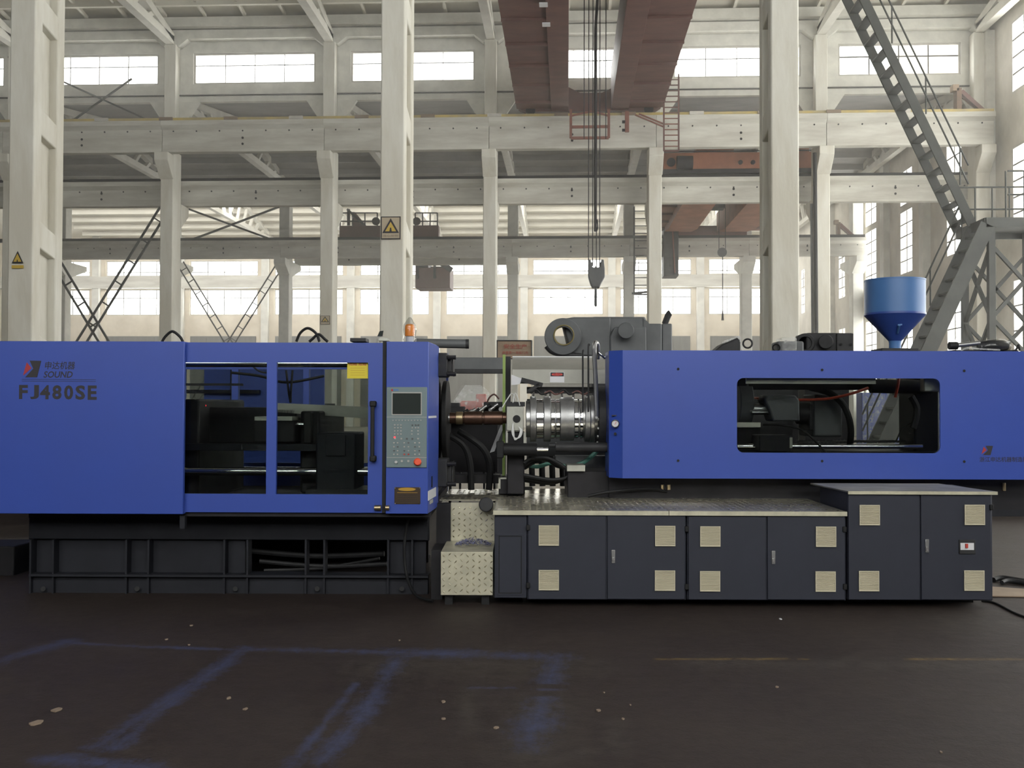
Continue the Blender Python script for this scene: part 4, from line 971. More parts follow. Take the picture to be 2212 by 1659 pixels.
for k in range(20):
    t = 2 * math.pi * k / 20; c = PM(1289, 905, YA)
    part('flange_bolt', G().cyl((c.x - .012, YA + .26 * math.cos(t), c.z + .26 * math.sin(t)), (c.x + .004, YA + .26 * math.cos(t), c.z + .26 * math.sin(t)), .014, n=8), M['steel'], fl)
part('end_flange', G().cyl(PM(1273, 905, YA), PM(1282, 905, YA), .215, n=40), M['steel'], iu, bevel=.005)
nz = part('nozzle', G().cyl(PM(972, 903, YA), PM(1095, 903, YA), .052, n=28), M['copper'], iu, label='heat-tinted brown nozzle')
for a, b, r, m in ((966, 985, .045, M['steel']), (985, 1000, .058, M['brass']), (1003, 1042, .062, M['copper']), (1046, 1086, .062, M['copper'])): part('nozzle_band', G().cyl(PM(a, 903, YA), PM(b, 903, YA), r, n=28), m, nz, bevel=.004)
part('nozzle_tip', G().cyl(PM(958, 903, YA), PM(968, 903, YA), .022, .045, n=20), M['steel'], nz)
bk = part('clamp_block', G().pm(1094, 878, 1131, 931, 9.42, .3), M['galv'], iu, bevel=.006, label='grey steel block with a round bore')
part('block_bore', G().cyl(PM(1116, 905, 9.415), PM(1116, 905, 9.45), .034, n=24), M['black'], bk)
part('block_cap', G().pm(1092, 868, 1134, 878, 9.45, .3), M['iron'], bk)
cr = part('carriage_block', G().pm(1095, 934, 1133, 1068, 9.45, .5), M['dark'], iu, bevel=.01)
part('carriage_edge', G().pm(1093, 934, 1097, 966, 9.42, .06).pm(1131, 934, 1136, 962, 9.42, .06), M['galv'], cr)
part('carriage_foot', G().pm(1077, 1033, 1134, 1068, 9.55, .6), M['dark'], cr, bevel=.008)
part('foot_edge', G().pm(1077, 1032, 1081, 1056, 9.54, .02).pm(1077, 1032, 1094, 1035, 9.54, .02), M['galv'], cr)
hy = part('shift_cylinder', mcyl((1072, 970), (1160, 971), 9.3, .055, n=24), M['black'], iu)
part('cylinder_head', G().pm(1072, 954, 1088, 990, 9.24, .16), M['black'], hy, bevel=.008); part('piston_rod', mcyl((1158, 971), (1184, 971), 9.3, .018), M['chrome'], hy)
part('shift_tube', mcyl((1200, 966), (1330, 966), 9.3, .042, n=24).cyl(PM(1186, 962, 9.5), PM(1330, 960, 9.5), .02, n=12), M['iron'], hy)
sb = part('support_block', G().pm(1226, 1018, 1330, 1080, 9.35, .6), M['dark'], iu, bevel=.008)
part('support_top', G().pm(1225, 1005, 1264, 1018, 9.3, .3), M['galv'], sb)
part('rear_sheet', G().pm(1138, 862, 1340, 1002, 10.6, .03), M['greyiron'], iu)
for k in range(4): part('riser_pipe', G().cyl(PM(1150 + 22 * k, 1050, 10.5), PM(1148 + 22 * k, 985, 10.5), .03, n=10), M['iron'], iu)
part('support_plate', G().pm(1200, 985, 1320, 1010, 9.9, .2), M['greyiron'], sb)
for k in range(5):
    o = [(1132, 1000 + 3 * k), (1150 + 6 * k, 990), (1185 + 4 * k, 990 + 4 * k), (1222, 1012), (1225, 1030), (1190, 1036 + 2 * k), (1132, 1026 + 3 * k)]
    if k in (0, 2, 4): part('hydraulic_hose', G().tube(smooth_path([PM(*q, 9.4 + .04 * k) for q in o], 6), .016), M['black'], iu)
part('teal_hose', G().tube(smooth_path([PM(1132, 1002, 9.7), PM(1160, 1008, 9.7), PM(1195, 1000, 9.7), PM(1228, 1012, 9.7)], 6), .018), M['teal'], iu, label='teal hose')
part('teal_hose', G().tube(smooth_path([PM(1246, 1005, 9.75), PM(1268, 994, 9.75), PM(1290, 974, 9.75)], 6), .02), M['teal'], iu)
for k in range(5): part('white_cable', G().tube(smooth_path([PM(1108, 914 + k, 9.38), PM(1106 + k, 934, 9.37), PM(1112, 946 + k, 9.36), PM(1124 - k, 944, 9.36), PM(1128 - k, 930, 9.37), PM(1120, 922, 9.39)], 6), .0045), M['cable'], iu, label='thin white cable loop')
part('white_cable', G().tube(smooth_path([PM(1108, 870, 9.4), PM(1112, 850, 9.45), PM(1118, 858, 9.4), PM(1123, 876, 9.4)], 6), .005).tube(smooth_path([PM(1085, 880, 9.4), PM(1096, 862, 9.45), PM(1106, 850, 9.5), PM(1114, 866, 9.5)], 6), .005), M['cable'], iu)
for k in range(4): part('heater_wire', G().tube(smooth_path([PM(1146 + 30 * k, 850, 9.6), PM(1158 + 30 * k, 842 + 3 * (k % 2), 9.6), PM(1170 + 30 * k, 852, 9.6), PM(1190 + 28 * k, 846, 9.6)], 5), .008), M['brown'] if k % 2 else M['black'], iu)
part('wire_duct', G().pm(1138, 836, 1320, 850, 9.9, .15), M['iron'], iu)
for px, t in ((1259, 757), (1271, 745)): part('feed_pipe', G().tube(smooth_path([PM(px, 890, 9.35), PM(px, 800, 9.35), PM(px, t + 4, 9.35), PM(px + 2, t, 9.38)], 4), .008), M['iron'], iu)
part('braided_hose', G().tube(smooth_path([PM(1289, 900, 9.3), PM(1287, 830, 9.3), PM(1284, 770, 9.3), PM(1284, 748, 9.3), PM(1287, 740, 9.33), PM(1291, 748, 9.4), PM(1291, 775, 9.45)], 6), .020), M['steel'], iu, label='braided steel hose loop')
part('braided_hose', G().cyl(PM(1292, 762, 9.4), PM(1306, 774, 9.5), .009, n=8), M['chrome'], iu)
# barrel cover pushed up above the barrel
cv = thing('barrel_cover', 'pale sheet-metal barrel cover with a red danger label', 'cover', PM(1210, 830, 9.75), 'M')
xa, xb = mx(1106, 9.75), mx(1340, 9.75); zt, zm, zb_ = mz(771, 10.1, 1220), mz(798, 9.75, 1220), mz(829, 9.75, 1220)
part('slope_sheet', G().prism([(9.75, zm), (10.1, zt), (10.12, zt), (9.77, zm - .01)], 'x', xa, xb), M['cover'], cv)
part('front_sheet', G().box(xa, xb, 9.75, 9.77, zb_, zm), M['cover'], cv, bevel=.003)
part('top_edge', G().box(xa, xb, 10.09, 10.13, zt - .005, zt + .006), M['whitelabel'], cv)
part('end_cheek', G().prism([(mx(1104, 9.7), mz(809, 9.7)), (mx(1128, 9.7), mz(818, 9.7)), (mx(1122, 9.7), mz(830, 9.7)), (mx(1104, 9.7), mz(832, 9.7))], 'y', 9.7, 9.73), M['whitelabel'], cv)
part('support_arm', G().beam(PM(1126, 820, 9.7), PM(1172, 832, 9.7), .03, .04).beam(PM(1140, 846, 9.7), PM(1166, 830, 9.7), .03, .03), M['iron'], cv)
lb = part('danger_label', G().pm(1188, 804, 1219, 826, 9.746, .004), M['whitelabel'], cv, smooth=False, label='label with a red oval on black')
part('label_band', G().pm(1189, 804.5, 1218, 813, 9.7445, .002), M['print'], lb, smooth=False)
c = PM(1203.5, 808.8, 9.743); part('label_oval', G().prism([(c.x + .050 * math.cos(t * .2618), c.z + .0135 * math.sin(t * .2618)) for t in range(24)], 'y', 9.742, 9.744), M['red'], lb, smooth=False)
_x = mrect(1195, 805.5, 1212, 812, 9.7415); lettering('危险', *_x, 9.7415, M['print'], lb)
solo('lime_post', 'thin lime-green upright post left of the barrel cover', 'post', G().pm(1085.5, 766, 1091.5, 1050, 9.9, .03), M['lime'], 'M')
solo('cable_post', 'dark upright beside the lime-green post', 'post', G().pm(1092, 770, 1103, 870, 10.0, .1), M['iron'], 'M')

# ---- blue cover of the injection unit with the rounded window
ic = thing('injection_cover', 'long blue sheet cover with a rounded window and six bolts', 'cover', PM(1700, 1034, YI), 'M')
x0, x1, z0, z1 = mrect(1345, 758, 2420, 1035, YI)
hole = mrect(1592, 817, 2031, 978.5, YI)
fs = part('front_sheet', G().plate(rect(x0, x1, z0, z1), [rrect(*hole, .055)], 'y', YI, YI + .02).box(x0, x1, YI + .02, YI + .12, z1 - .02, z1), M['blue'], ic, smooth=False)
xa = mx(1316, YI + .07)
part('corner_sheet', G().prism([(x0, YI), (x0, YI + .02), (xa + .01, YI + .1), (xa, YI + .09)], 'z', z0, z1).box(xa, xa + .02, YI + .09, YI + .5, z0, z1), M['blue'], ic)
part('pane', G().box(hole[0] - .01, hole[1] + .01, YI + .021, YI + .026, hole[2] - .01, hole[3] + .01), M['clearpane'], fs, label='clear plastic window')
for px, py in ((1465, 797), (1776, 799), (2083, 801), (1465, 995), (1776, 996), (2083, 997)): part('bolt', G().cyl(PM(px, py, YI - .008), PM(px, py, YI), .011, n=10), M['black'], fs)
gg = part('pressure_gauge', G().cyl(PM(1329, 915, YI + .0), PM(1329, 915, YI + .06), .034, n=24, hole=.028), M['chrome'], ic, label='round chrome pressure gauge')
part('gauge_face', G().cyl(PM(1329, 915, YI + .01), PM(1329, 915, YI + .06), .028, n=24), M['whitelabel'], gg); part('gauge_needle', G().beam(PM(1331, 911, YI + .006), PM(1328, 917, YI + .006), .003, .003), M['red'], gg)
part('gauge_knob', G().cyl(PM(1329, 937, YI + .02), PM(1329, 937, YI + .08), .012, n=10), M['black'], ic); part('gauge_tag', G().pm(1322, 896.5, 1334, 898.5, YI + .04, .03), M['print'], ic)
emblem(2120, 963, 2145, 983, YI - .0005, fs)
mletter('浙江申达机器制造股份有限公司', 2116, 987, 2278, 998, YI - .001, M['print'], fs, bold=.012)
# ---- parts of the drive seen through the window
du = thing('screw_drive', 'dark screw drive with motor, hoses and chrome guide bars seen through the rounded window', 'drive unit', PM(1800, 985, 9.5), 'M')
part('drive_flange', G().cyl(PM(1590, 870, YA), PM(1619, 870, YA), .21, n=40), M['greyiron'], du, bevel=.01)
part('flange_lug', G().pm(1594, 815, 1614, 834, 9.5, .2), M['iron'], du, bevel=.01)
part('motor', G().prism([(mx(1645, 9.45), mz(860, 9.45)), (mx(1653, 9.45), mz(851, 9.45)), (mx(1712, 9.45), mz(852, 9.45)), (mx(1721, 9.45), mz(862, 9.45)), (mx(1722, 9.45), mz(908, 9.45)), (mx(1664, 9.45), mz(908, 9.45)), (mx(1658, 9.45), mz(885, 9.45))], 'y', 9.35, 9.65), M['greyiron'], du, bevel=.015, label='grey hexagonal motor body')
part('motor_shaft', mcyl((1624, 891), (1662, 891), 9.45, .012).cyl(PM(1618, 884, 9.5), PM(1660, 884, 9.5), .05, n=20), M['steel'], du)
part('coupling', G().cyl(PM(1720, 892, 9.55), PM(1750, 892, 9.55), .10, n=28).pm(1748, 872, 1758, 930, 9.45, .3), M['dark'], du, bevel=.01)
part('gearbox', G().pm(1756, 862, 1820, 944, 9.6, .5), M['greyiron'], du, bevel=.02)
part('gearbox_lid', G().pm(1760, 852, 1818, 864, 9.65, .4), M['greyiron'], du, bevel=.01)
part('cover_strip', G().pm(1612, 812, 1892, 829, 9.07, .03), M['strip'], du, label='pale sheet strip')
part('strip_shadow_rail', G().pm(1618, 829, 1880, 842, 9.5, .1), M['iron'], du)
part('drive_pipe', G().cyl(PM(1880, 834, 9.5), PM(2010, 836, 9.5), .062, n=24), M['iron'], du)
part('hopper_throat', G().pm(1975, 815, 2030, 985, 9.5, .4), M['black'], du, bevel=.02)
part('throat_arc', G().tube(smooth_path([PM(1968, 856, 9.45), PM(1980, 880, 9.45), PM(1978, 905, 9.45), PM(1972, 925, 9.45)], 5), .03), M['black'], du)
part('throat_bracket', G().pm(1996, 816, 2034, 846, 9.12, .1), M['galv'], du, bevel=.01)
part('base_rail', G().pm(1590, 975, 2030, 990, 9.4, .5), M['dark'], du)
part('clamp_jaw', G().pm(1640, 940, 1710, 976, 9.3, .3), M['dark'], du, bevel=.01); part('jaw_edge', G().pm(1706, 945, 1712, 968, 9.29, .02), M['galv'], du)
part('guide_bar', mcyl((1592, 964), (1992, 964.5), 9.45, .022, n=20), M['chrome'], du, label='polished guide bar')
part('lead_screw', G().tube([PM(1720 + 4 * k, 953 + (1.3 if k % 2 else -.3), 9.7) for k in range(60)], .012, 6), M['steel'], du, label='threaded guide screw')
part('slide_carriage', G().pm(1588, 924, 1642, 962, 9.7, .3), M['dark'], du)
part('rear_panel', G().pm(1588, 842, 1712, 955, 10.5, .03), M['iron'], du)
part('scale_strip', G().pm(1588, 912.5, 1643, 922.5, 9.08, .02), M['strip'], du, label='white scale strip')
part('black_cable', G().tube(smooth_path([PM(1648, 917, 9.28), PM(1690, 919, 9.25), PM(1730, 928, 9.22), PM(1760, 952, 9.2), PM(1790, 984, 9.2)], 6), .009), M['black'], du)
part('thick_hose', G().tube(smooth_path([PM(1752, 838, 9.8), PM(1790, 848, 9.5), PM(1818, 870, 9.45), PM(1833, 900, 9.45), PM(1838, 930, 9.5), PM(1836, 960, 9.6)], 6), .03), M['black'], du, label='thick black arched hose')
part('red_hose', G().tube(smooth_path([PM(1622, 859, 9.5), PM(1648, 861, 9.6), PM(1722, 864, 9.4), PM(1790, 861, 9.35), PM(1840, 850, 9.35), PM(1875, 838, 9.42)], 6), .012), M['redhose'], du, label='red hose')
part('red_hose', G().tube(smooth_path([PM(1942, 812, 9.38), PM(1940, 830, 9.36), PM(1934, 858, 9.4)], 5), .013), M['redhose'], du, label='red hose')
part('thin_cable', G().tube(smooth_path([PM(1935, 955, 9.5), PM(1948, 928, 9.5), PM(1966, 914, 9.5), PM(1985, 912, 9.5)], 5), .007), M['black'], du)
part('carriage_bed', G().pm(1316, 1030, 2240, 1100, 9.3, 1.1), M['dark'], du)
part('valve_nipple', G().cyl(PM(1430, 1058, 9.3), PM(1430, 1047, 9.3), .018, n=12).cyl(PM(1444, 1058, 9.3), PM(1444, 1047, 9.3), .018, n=12), M['brass'], du)
part('valve_nipple', G().cyl(PM(2168, 1060, 9.3), PM(2168, 1043, 9.3), .018, n=12), M['brass'], du)
part('low_hose', G().tube(smooth_path([PM(1270, 1072, 9.2), PM(1320, 1062, 9.2), PM(1400, 1056, 9.25), PM(1440, 1062, 9.3)], 5), .014), M['black'], du)

# ---- electrical cabinets
def vent(px, py, parent, s=43.5):
    """beige louvred grille: frame with slats"""
    y = YC - .03; x0, x1, z0, z1 = mrect(px, py, px + s, py + s, YC)
    v = part('vent_grille', G().plate(rect(x0, x1, z0, z1), [rect(x0 + .006, x1 - .006, z0 + .006, z1 - .006)], 'y', y - .006, y + .004), M['beige'], parent, smooth=False, label='beige louvred vent')
    return v, (x0, x1, z0, z1)
def slats(parent, r):
    x0, x1, z0, z1 = r; y = YC - .03; g = G(); n = 14
    for k in range(n):
        z = z0 + .004 + (z1 - z0 - .008) * (k + .5) / n
        g.add([(x0 + .005, y - .006, z - .0030), (x1 - .005, y - .006, z - .0030), (x1 - .005, y + .003, z + .0040), (x0 + .005, y + .003, z + .0040), (x0 + .005, y - .003, z - .0045), (x1 - .005, y - .003, z - .0045)], [(0, 1, 2, 3), (0, 4, 5, 1), (4, 3, 2, 5)])
    g.box(x0 + .004, x1 - .004, y + .004, y + .006, z0 + .004, z1 - .004)
    return part('vent_slats', g, M['beige'], parent, kind='stuff', smooth=False)
def cabinet(px0, px1, pyt, pyb, doors, lab, depth=.75):
    t = thing('electrical_cabinet', lab, 'cabinet', PM((px0 + px1) / 2, pyb, YC), 'M')
    part('body', G().pm(px0, pyt, px1, pyb, YC, depth), M['slate'], t, bevel=.006)
    for d in doors:
        o = part('door', G().pm(d['x'][0], pyt + 6, d['x'][1], pyb - 1, YC - .02, .022), M['slate'], t, bevel=.005)
        for p in d.get('vents', ()):
            v, r = vent(*p, o); slats(o, r)
        if 'handle' in d:
            hx, hy = d['handle']
            part('handle', G().pm(hx - 4, hy - 13, hx + 4, hy + 16, YC - .028, .012), M['steel'], o, bevel=.003, label='small chrome latch')
            part('handle_lever', G().pm(hx - 2, hy + 4, hx + 2, hy + 11, YC - .036, .01), M['chrome'], o)
        for hx, hy in d.get('hinges', ()): part('hinge', G().pm(hx - 4, hy - 6, hx + 4, hy + 6, YC - .034, .03), M['black'], t, bevel=.004)
    part('plinth', G().box(*(lambda q: (q[0] + .03, q[1] - .03))(mrect(px0, pyt, px1, pyb, YC)[:2]), YC + .28, YC + depth, 0, mz(pyb, YC) + .01), M['black'], t)
    return t
t = cabinet(1068, 1138, 1108, 1292, [], 'narrow slate-grey end cabinet with an inset panel beside the treadplate step')
part('inset_panel', G().plate(rect(*mrect(1074, 1154, 1130, 1285, YC)), [rect(*mrect(1077, 1157, 1127, 1282, YC))], 'y', YC - .008, YC + .001), M['slate'], t, smooth=False)
part('inset_groove', G().plate(rect(*mrect(1077, 1157, 1127, 1282, YC)), [rect(*mrect(1079, 1159, 1125, 1280, YC))], 'y', YC - .003, YC + .001), M['black'], t, smooth=False)
cabinet(1139, 1482, 1108, 1296, [dict(x=(1141, 1309), vents=((1163.5, 1134), (1163.5, 1230)), hinges=((1141, 1140), (1141, 1265))),
        dict(x=(1312, 1480), vents=((1414, 1135), (1413.5, 1231)), handle=(1325, 1201))], 'low slate-grey cabinet with two vented doors next to the narrow end cabinet')
cabinet(1484, 1827, 1110, 1297, [dict(x=(1487, 1655), vents=((1511, 1136), (1510.5, 1232.5)), hinges=((1484, 1143), (1484, 1268))),
        dict(x=(1658, 1825), vents=((1760, 1136.5), (1759, 1233)), handle=(1671, 1203), hinges=((1825, 1144), (1826, 1268)))], 'low slate-grey cabinet with two vented doors between the other low one and the tall cabinet')
t = cabinet(1831, 2144, 1062, 1297, [dict(x=(1833, 1987), vents=((1854, 1090), (1852.5, 1232))),
        dict(x=(1990, 2142), vents=((2080, 1089.5), (2079, 1231)), handle=(2003, 1178), hinges=((2143, 1096),))], 'tall slate-grey cabinet with four vents and an isolator switch')
sw = part('isolator_switch', G().pm(2072, 1166, 2108, 1197, YC - .03, .03), M['iron'], t, bevel=.004, label='main isolator with a pale window')
part('switch_window', G().pm(2075, 1173, 2104, 1188, YC - .034, .006), M['whitelabel'], sw); part('switch_lever', G().pm(2086.5, 1175, 2091.5, 1184, YC - .05, .02), M['redtext'], sw)
xa, xb = mx(1828, YC), mx(2149, YC); z = mz(1064, YC, 1990)
tp = part('top_plate', G().prism([(xa, YC - .03), (xb, YC - .03), (xb - .12, YC + .80), (xa - .06, YC + .80)], 'z', z, z + .012).box(xa, xb, YC - .035, YC - .028, z - .012, z + .012), M['tread2'], t, bevel=.002, label='aluminium treadplate top')
# ---- treadplate walkway and step
PZ = mz(1104, YC, 1400)
XQ0, XQ1 = mx(1066, YC - .03), mx(1829, YC - .03)
def tread(g, org, u, v, n, lu, lv, sp=.052, ln=.030, wd=.010, ht=.004):
    """raised lozenges of a treadplate on the rectangle org + u*lu, v*lv"""
    org, u, v, n = Vector(org), Vector(u), Vector(v), Vector(n); i = 0
    a = sp / 2
    while a < lu - .01:
        j = 0; b = sp / 2 + (sp / 4 if i % 2 else 0)
        while b < lv - .01:
            d = (u + v).normalized() if (i + j) % 2 else (u - v).normalized(); e = d.cross(n)
            c = org + u * a + v * b
            g.add([c - d * ln / 2, c + e * wd / 2, c + d * ln / 2, c - e * wd / 2, c - d * ln / 4 + n * ht, c + d * ln / 4 + n * ht], [(0, 3, 4), (3, 2, 5), (3, 5, 4), (2, 1, 5), (1, 0, 4), (1, 4, 5)])
            b += sp; j += 1
        a += sp; i += 1
    return g
pl = thing('walkway_plate', 'long pale treadplate walkway covering the low cabinets', 'walkway', PM(1400, 1108, YC), 'M')
xs = mx(1445, YC - .03)
xl = mx(950, 9.1, 1080)
part('plate', G().prism([(XQ0, YC - .03), (xs - .002, YC - .03), (xs - .002, 10.4), (mx(972, 10.2, 1060), 10.2), (xl, 9.1), (XQ0 - .0, 9.1)], 'z', PZ - .008, PZ + .004), M['tread'], pl)
part('plate', G().prism([(xs + .002, YC - .03), (XQ1, YC - .03), (XQ1, 10.4), (xs + .002, 10.4)], 'z', PZ - .008, PZ + .004), M['tread'], pl)
part('edge_lip', G().box(XQ0, xs - .002, YC - .036, YC - .03, PZ - .03, PZ + .004), M['lip'], pl); part('edge_lip', G().box(xs + .002, XQ1, YC - .036, YC - .03, PZ - .03, PZ + .004), M['lip'], pl)
part('edge_lip', G().box(xa, xb, YC - .042, YC - .036, z - .012, z + .012), M['lip'], t)
g = tread(G(), (XQ0, YC - .03, PZ + .004), (1, 0, 0), (0, 1, 0), (0, 0, 1), XQ1 - XQ0, 1.0, ht=.0018)
tread(g, (mx(975, 9.3, 1070), 9.12, PZ + .004), (1, 0, 0), (0, 1, 0), (0, 0, 1), XQ0 - mx(975, 9.3, 1070), 1.0, ht=.0018)
part('tread_pattern', g, M['tread'], pl, kind='stuff', smooth=False)
solo('cable_clamp', 'black cable clip lying on the pale walkway plate below the carriage', 'clamp', G().pm(1108, 1052, 1150, 1059, 9.6, .05).pm(1120, 1044, 1126, 1056, 9.58, .03), M['black'], 'M', bevel=.004)
sp_ = thing('treadplate_step', 'boxy aluminium treadplate step left of the cabinets', 'step', PM(1008, 1285, 8.25), 'M')
x0, x1, z0, z1 = mrect(952, 1192, 1065, 1286, 8.25)
part('step_box', G().box(x0, x1, 8.25, 8.93, z0, z1), M['lip'], sp_, bevel=.004)
part('step_feet', G().box(x0 + .03, x0 + .09, 8.3, 8.9, 0, z0).box(x1 - .09, x1 - .03, 8.3, 8.9, 0, z0), M['black'], sp_)
rx0 = mx(974, 8.93, 1120)
part('riser', G().box(rx0, x1 + .03, 8.93, 8.95, z1 - .02, PZ - .008), M['lip'], sp_)
g = tread(G(), (x0, 8.25, z0 + .004), (1, 0, 0), (0, 0, 1), (0, -1, 0), x1 - x0, z1 - z0 - .012, sp=.046, ln=.036, wd=.012, ht=.006)
tread(g, (rx0, 8.93, z1 + .01), (1, 0, 0), (0, 0, 1), (0, -1, 0), x1 - rx0, PZ - z1 - .03, sp=.046, ln=.036, wd=.012, ht=.006)
part('tread_pattern', g, M['tread'], sp_, kind='stuff', smooth=False)
part('side_panel', G().box(mx(943, 8.9, 1120), rx0, 8.88, 8.96, z1 - .02, PZ - .01).box(mx(940, 8.9, 1230), x0 - .005, 8.5, 8.9, .0, z1 - .02), M['dark'], sp_)
solo('hose_reel', 'dark round drum tucked under the walkway plate above the step', 'drum', G().cyl(PM(1050, 1090, 8.78), PM(1050, 1090, 8.92), .060, n=28), M['iron'], 'M', bevel=.008)
random.seed(5)
g = G()
c0, c1 = PM(985, 1186, 8.6), PM(1060, 1186, 8.6)
for k in range(260):
    t = random.random(); x = c0.x + (c1.x - c0.x) * t; h = .05 * (1 - abs(2 * t - 1) ** 2) * random.random(); y = 8.52 + random.random() * .16
    a = random.uniform(0, 6.28); l = random.uniform(.008, .022); d = Vector((math.cos(a) * l, math.sin(a) * l, random.uniform(-.008, .012)))
    p = Vector((x, y, z1 + .012 + h)); w = Vector((-d.y, d.x, .006)) * .45
    g.add([p - d, p + w, p + d, p - w + Vector((0, 0, .008))], [(0, 1, 2), (0, 2, 3)])
solo('shavings', 'crumpled heap of blue-white plastic shavings on the treadplate step', 'shavings', g, M['swarf'], 'M', kind='stuff')
# ---- hopper
hp = thing('material_hopper', 'large blue round hopper with a cone bottom on the injection unit', 'hopper', PM(1932, 760, 9.6), 'M')
cx = mx(1933, 9.6, 680); Z = lambda py: mz(py, 9.6, 1933); rr = (mx(1996, 9.6, 640) - mx(1870, 9.6, 640)) / 2
part('drum', G().lathe((cx, 9.6, 0), [(rr, Z(679)), (rr, Z(608)), (rr - .005, Z(607))], 56), M['bluehop'], hp)
part('cone', G().lathe((cx, 9.6, 0), [(.055, Z(737)), (rr + .004, Z(681)), (rr + .004, Z(677))], 56), M['bluecone'], hp)
part('lid', G().lathe((cx, 9.6, 0), [(rr + .003, Z(608)), (rr + .003, Z(605)), (rr - .03, Z(604))], 56), M['bluehop'], hp)
part('neck', G().lathe((cx, 9.6, 0), [(.052, Z(753)), (.052, Z(741)), (.058, Z(735))], 32), M['bluehop'], hp)
part('drain_handle', G().cyl(PM(1939, 719, 9.48), PM(1943, 703, 9.40), .009, n=8).beam(PM(1939, 702, 9.40), PM(1948, 701, 9.40), .016, .012), M['bluehop'], hp)
part('hopper_base', G().pm(1905, 752, 1985, 770, 9.5, .3), M['iron'], hp, bevel=.006)
# ================================================================== THINGS BEHIND AND AROUND THE MACHINE
cm = thing('cast_housing', 'huge grey casting with a ring bore and pin boss behind the barrel cover', 'machine part', PM(1310, 790, 13), 'M')
Yc = 13.0
def ell(px, py, r0, r1, y0, y1, m, name, parent, n=40, hole=0.0):
    return part(name, G().cyl(PM(px, py, y0), PM(px, py, y1), r0, r1, n=n, hole=hole), m, parent, bevel=.008)
e = [PM(q[0], q[1], Yc) for q in ((1215, 688), (1240, 684), (1320, 684), (1322, 772), (1260, 768), (1235, 768))]
part('arm', G().prism([(v.x, v.z) for v in e], 'y', Yc + .05, Yc + .6), M['greyiron'], cm, bevel=.02)
ell(1216, 727, .225, .225, Yc - .06, Yc + .6, M['greyiron'], 'eye', cm, 48, hole=.115)
ell(1218, 724, .128, .128, Yc - .075, Yc + .2, M['ring'], 'bore_ring', cm, 48, hole=.112)
part('arm_rim', G().tube(smooth_path([PM(1180, 748, Yc), PM(1192, 760, Yc), PM(1215, 766, Yc), PM(1256, 768, Yc)], 6), .03), M['iron'], cm)
part('body', G().pm(1278, 684, 1396, 820, Yc + .1, .6), M['greyiron'], cm, bevel=.03)
part('boss_plate', G().prism([(v.x, v.z) for v in (PM(1318, 725, Yc), PM(1328, 706, Yc), PM(1396, 706, Yc), PM(1397, 820, Yc), PM(1318, 820, Yc))], 'y', Yc, Yc + .2), M['greyiron'], cm, bevel=.015)
ell(1352, 714, .098, .098, Yc - .22, Yc + .1, M['greyiron'], 'pin_boss', cm, 32)
part('shoulder', G().prism([(v.x, v.z) for v in (PM(1390, 686, Yc), PM(1400, 692, Yc), PM(1406, 700, Yc), PM(1406, 820, Yc), PM(1390, 820, Yc))], 'y', Yc + .1, Yc + .6), M['greyiron'], cm)
ell(1396, 735, .0, .0, Yc, Yc + .1, M['greyiron'], 'x', cm) if False else None
part('end_block', G().pm(1398, 699, 1430, 820, Yc + .12, .6).pm(1430, 699, 1452, 820, Yc + .18, .5), M['greyiron'], cm, bevel=.015)
part('cable_stub', G().tube(smooth_path([PM(1436, 700, Yc + .4), PM(1444, 680, Yc + .4), PM(1448, 676, Yc + .4)], 4), .04), M['iron'], cm)
part('stand', G().box(mx(1280, Yc), mx(1440, Yc), Yc + .15, Yc + .65, 0, mz(815, Yc)), M['dark'], cm)
# second smaller housings above the blue cover
sh = thing('small_housing', 'dark box-shaped casting with a round pin above the blue cover', 'machine part', PM(1790, 765, 12), 'M')
part('body', G().pm(1742, 719, 1844, 800, 12, .5), M['iron'], sh, bevel=.02)
ell(1784, 738, .08, .08, 11.9, 12.05, M['iron'], 'pin_boss', sh, 32)
ell(1739, 741, .11, .11, 12.0, 12.45, M['iron'], 'eye', sh, 32, hole=.07)
part('side_plate', G().pm(1808, 720, 1844, 800, 11.97, .05), M['iron'], sh, bevel=.005)
for px in (1817, 1838): part('bolt', G().cyl(PM(px, 744, 11.95), PM(px, 744, 11.98), .014, n=8), M['black'], sh)
part('stand', G().box(mx(1745, 12), mx(1840, 12), 12.1, 12.4, 0, mz(795, 12)), M['dark'], sh)
wl_ = thing('wrapped_part', 'film-wrapped grey part just left of the dark box-shaped casting', 'machine part', PM(1705, 765, 11.6), 'M')
part('body', G().pm(1680, 737, 1737, 790, 11.6, .3), M['greyiron'], wl_, bevel=.02)
ell(1677, 751, .045, .045, 11.58, 11.7, M['black'], 'port', wl_, 20, hole=.03)
g = G().pm(1690, 728, 1722, 760, 11.55, .3); part('film', g, M['film'], wl_, bevel=.02)
part('stand', G().box(mx(1690, 11.6), mx(1730, 11.6), 11.7, 11.9, 0, mz(786, 11.6)), M['dark'], wl_)
th = thing('tilted_motor', 'tilted dark motor with shiny film and a small ring above the blue cover', 'machine part', PM(1580, 765, 11), 'M')
part('body', G().prism([(v.x, v.z) for v in (PM(1545, 757, 11), PM(1560, 744, 11), PM(1592, 728, 11), PM(1600, 733, 11), PM(1600, 800, 11), PM(1545, 800, 11))], 'y', 11, 11.3), M['iron'], th, bevel=.012)
part('film', G().tube(smooth_path([PM(1560, 741, 10.97), PM(1580, 733, 10.97), PM(1594, 728, 10.97), PM(1600, 738, 10.97), PM(1603, 760, 10.97)], 5), .012), M['film'], th)
ell(1615, 742, .055, .055, 11.0, 11.12, M['iron'], 'ring', th, 28, hole=.036)
part('stand', G().box(mx(1548, 11), mx(1598, 11), 11.1, 11.3, 0, mz(795, 11)), M['dark'], th)
wp = thing('wrapped_motor', 'dark motor in glossy film above the blue cover by the stair tower', 'machine part', PM(2120, 768, 9.6), 'M')
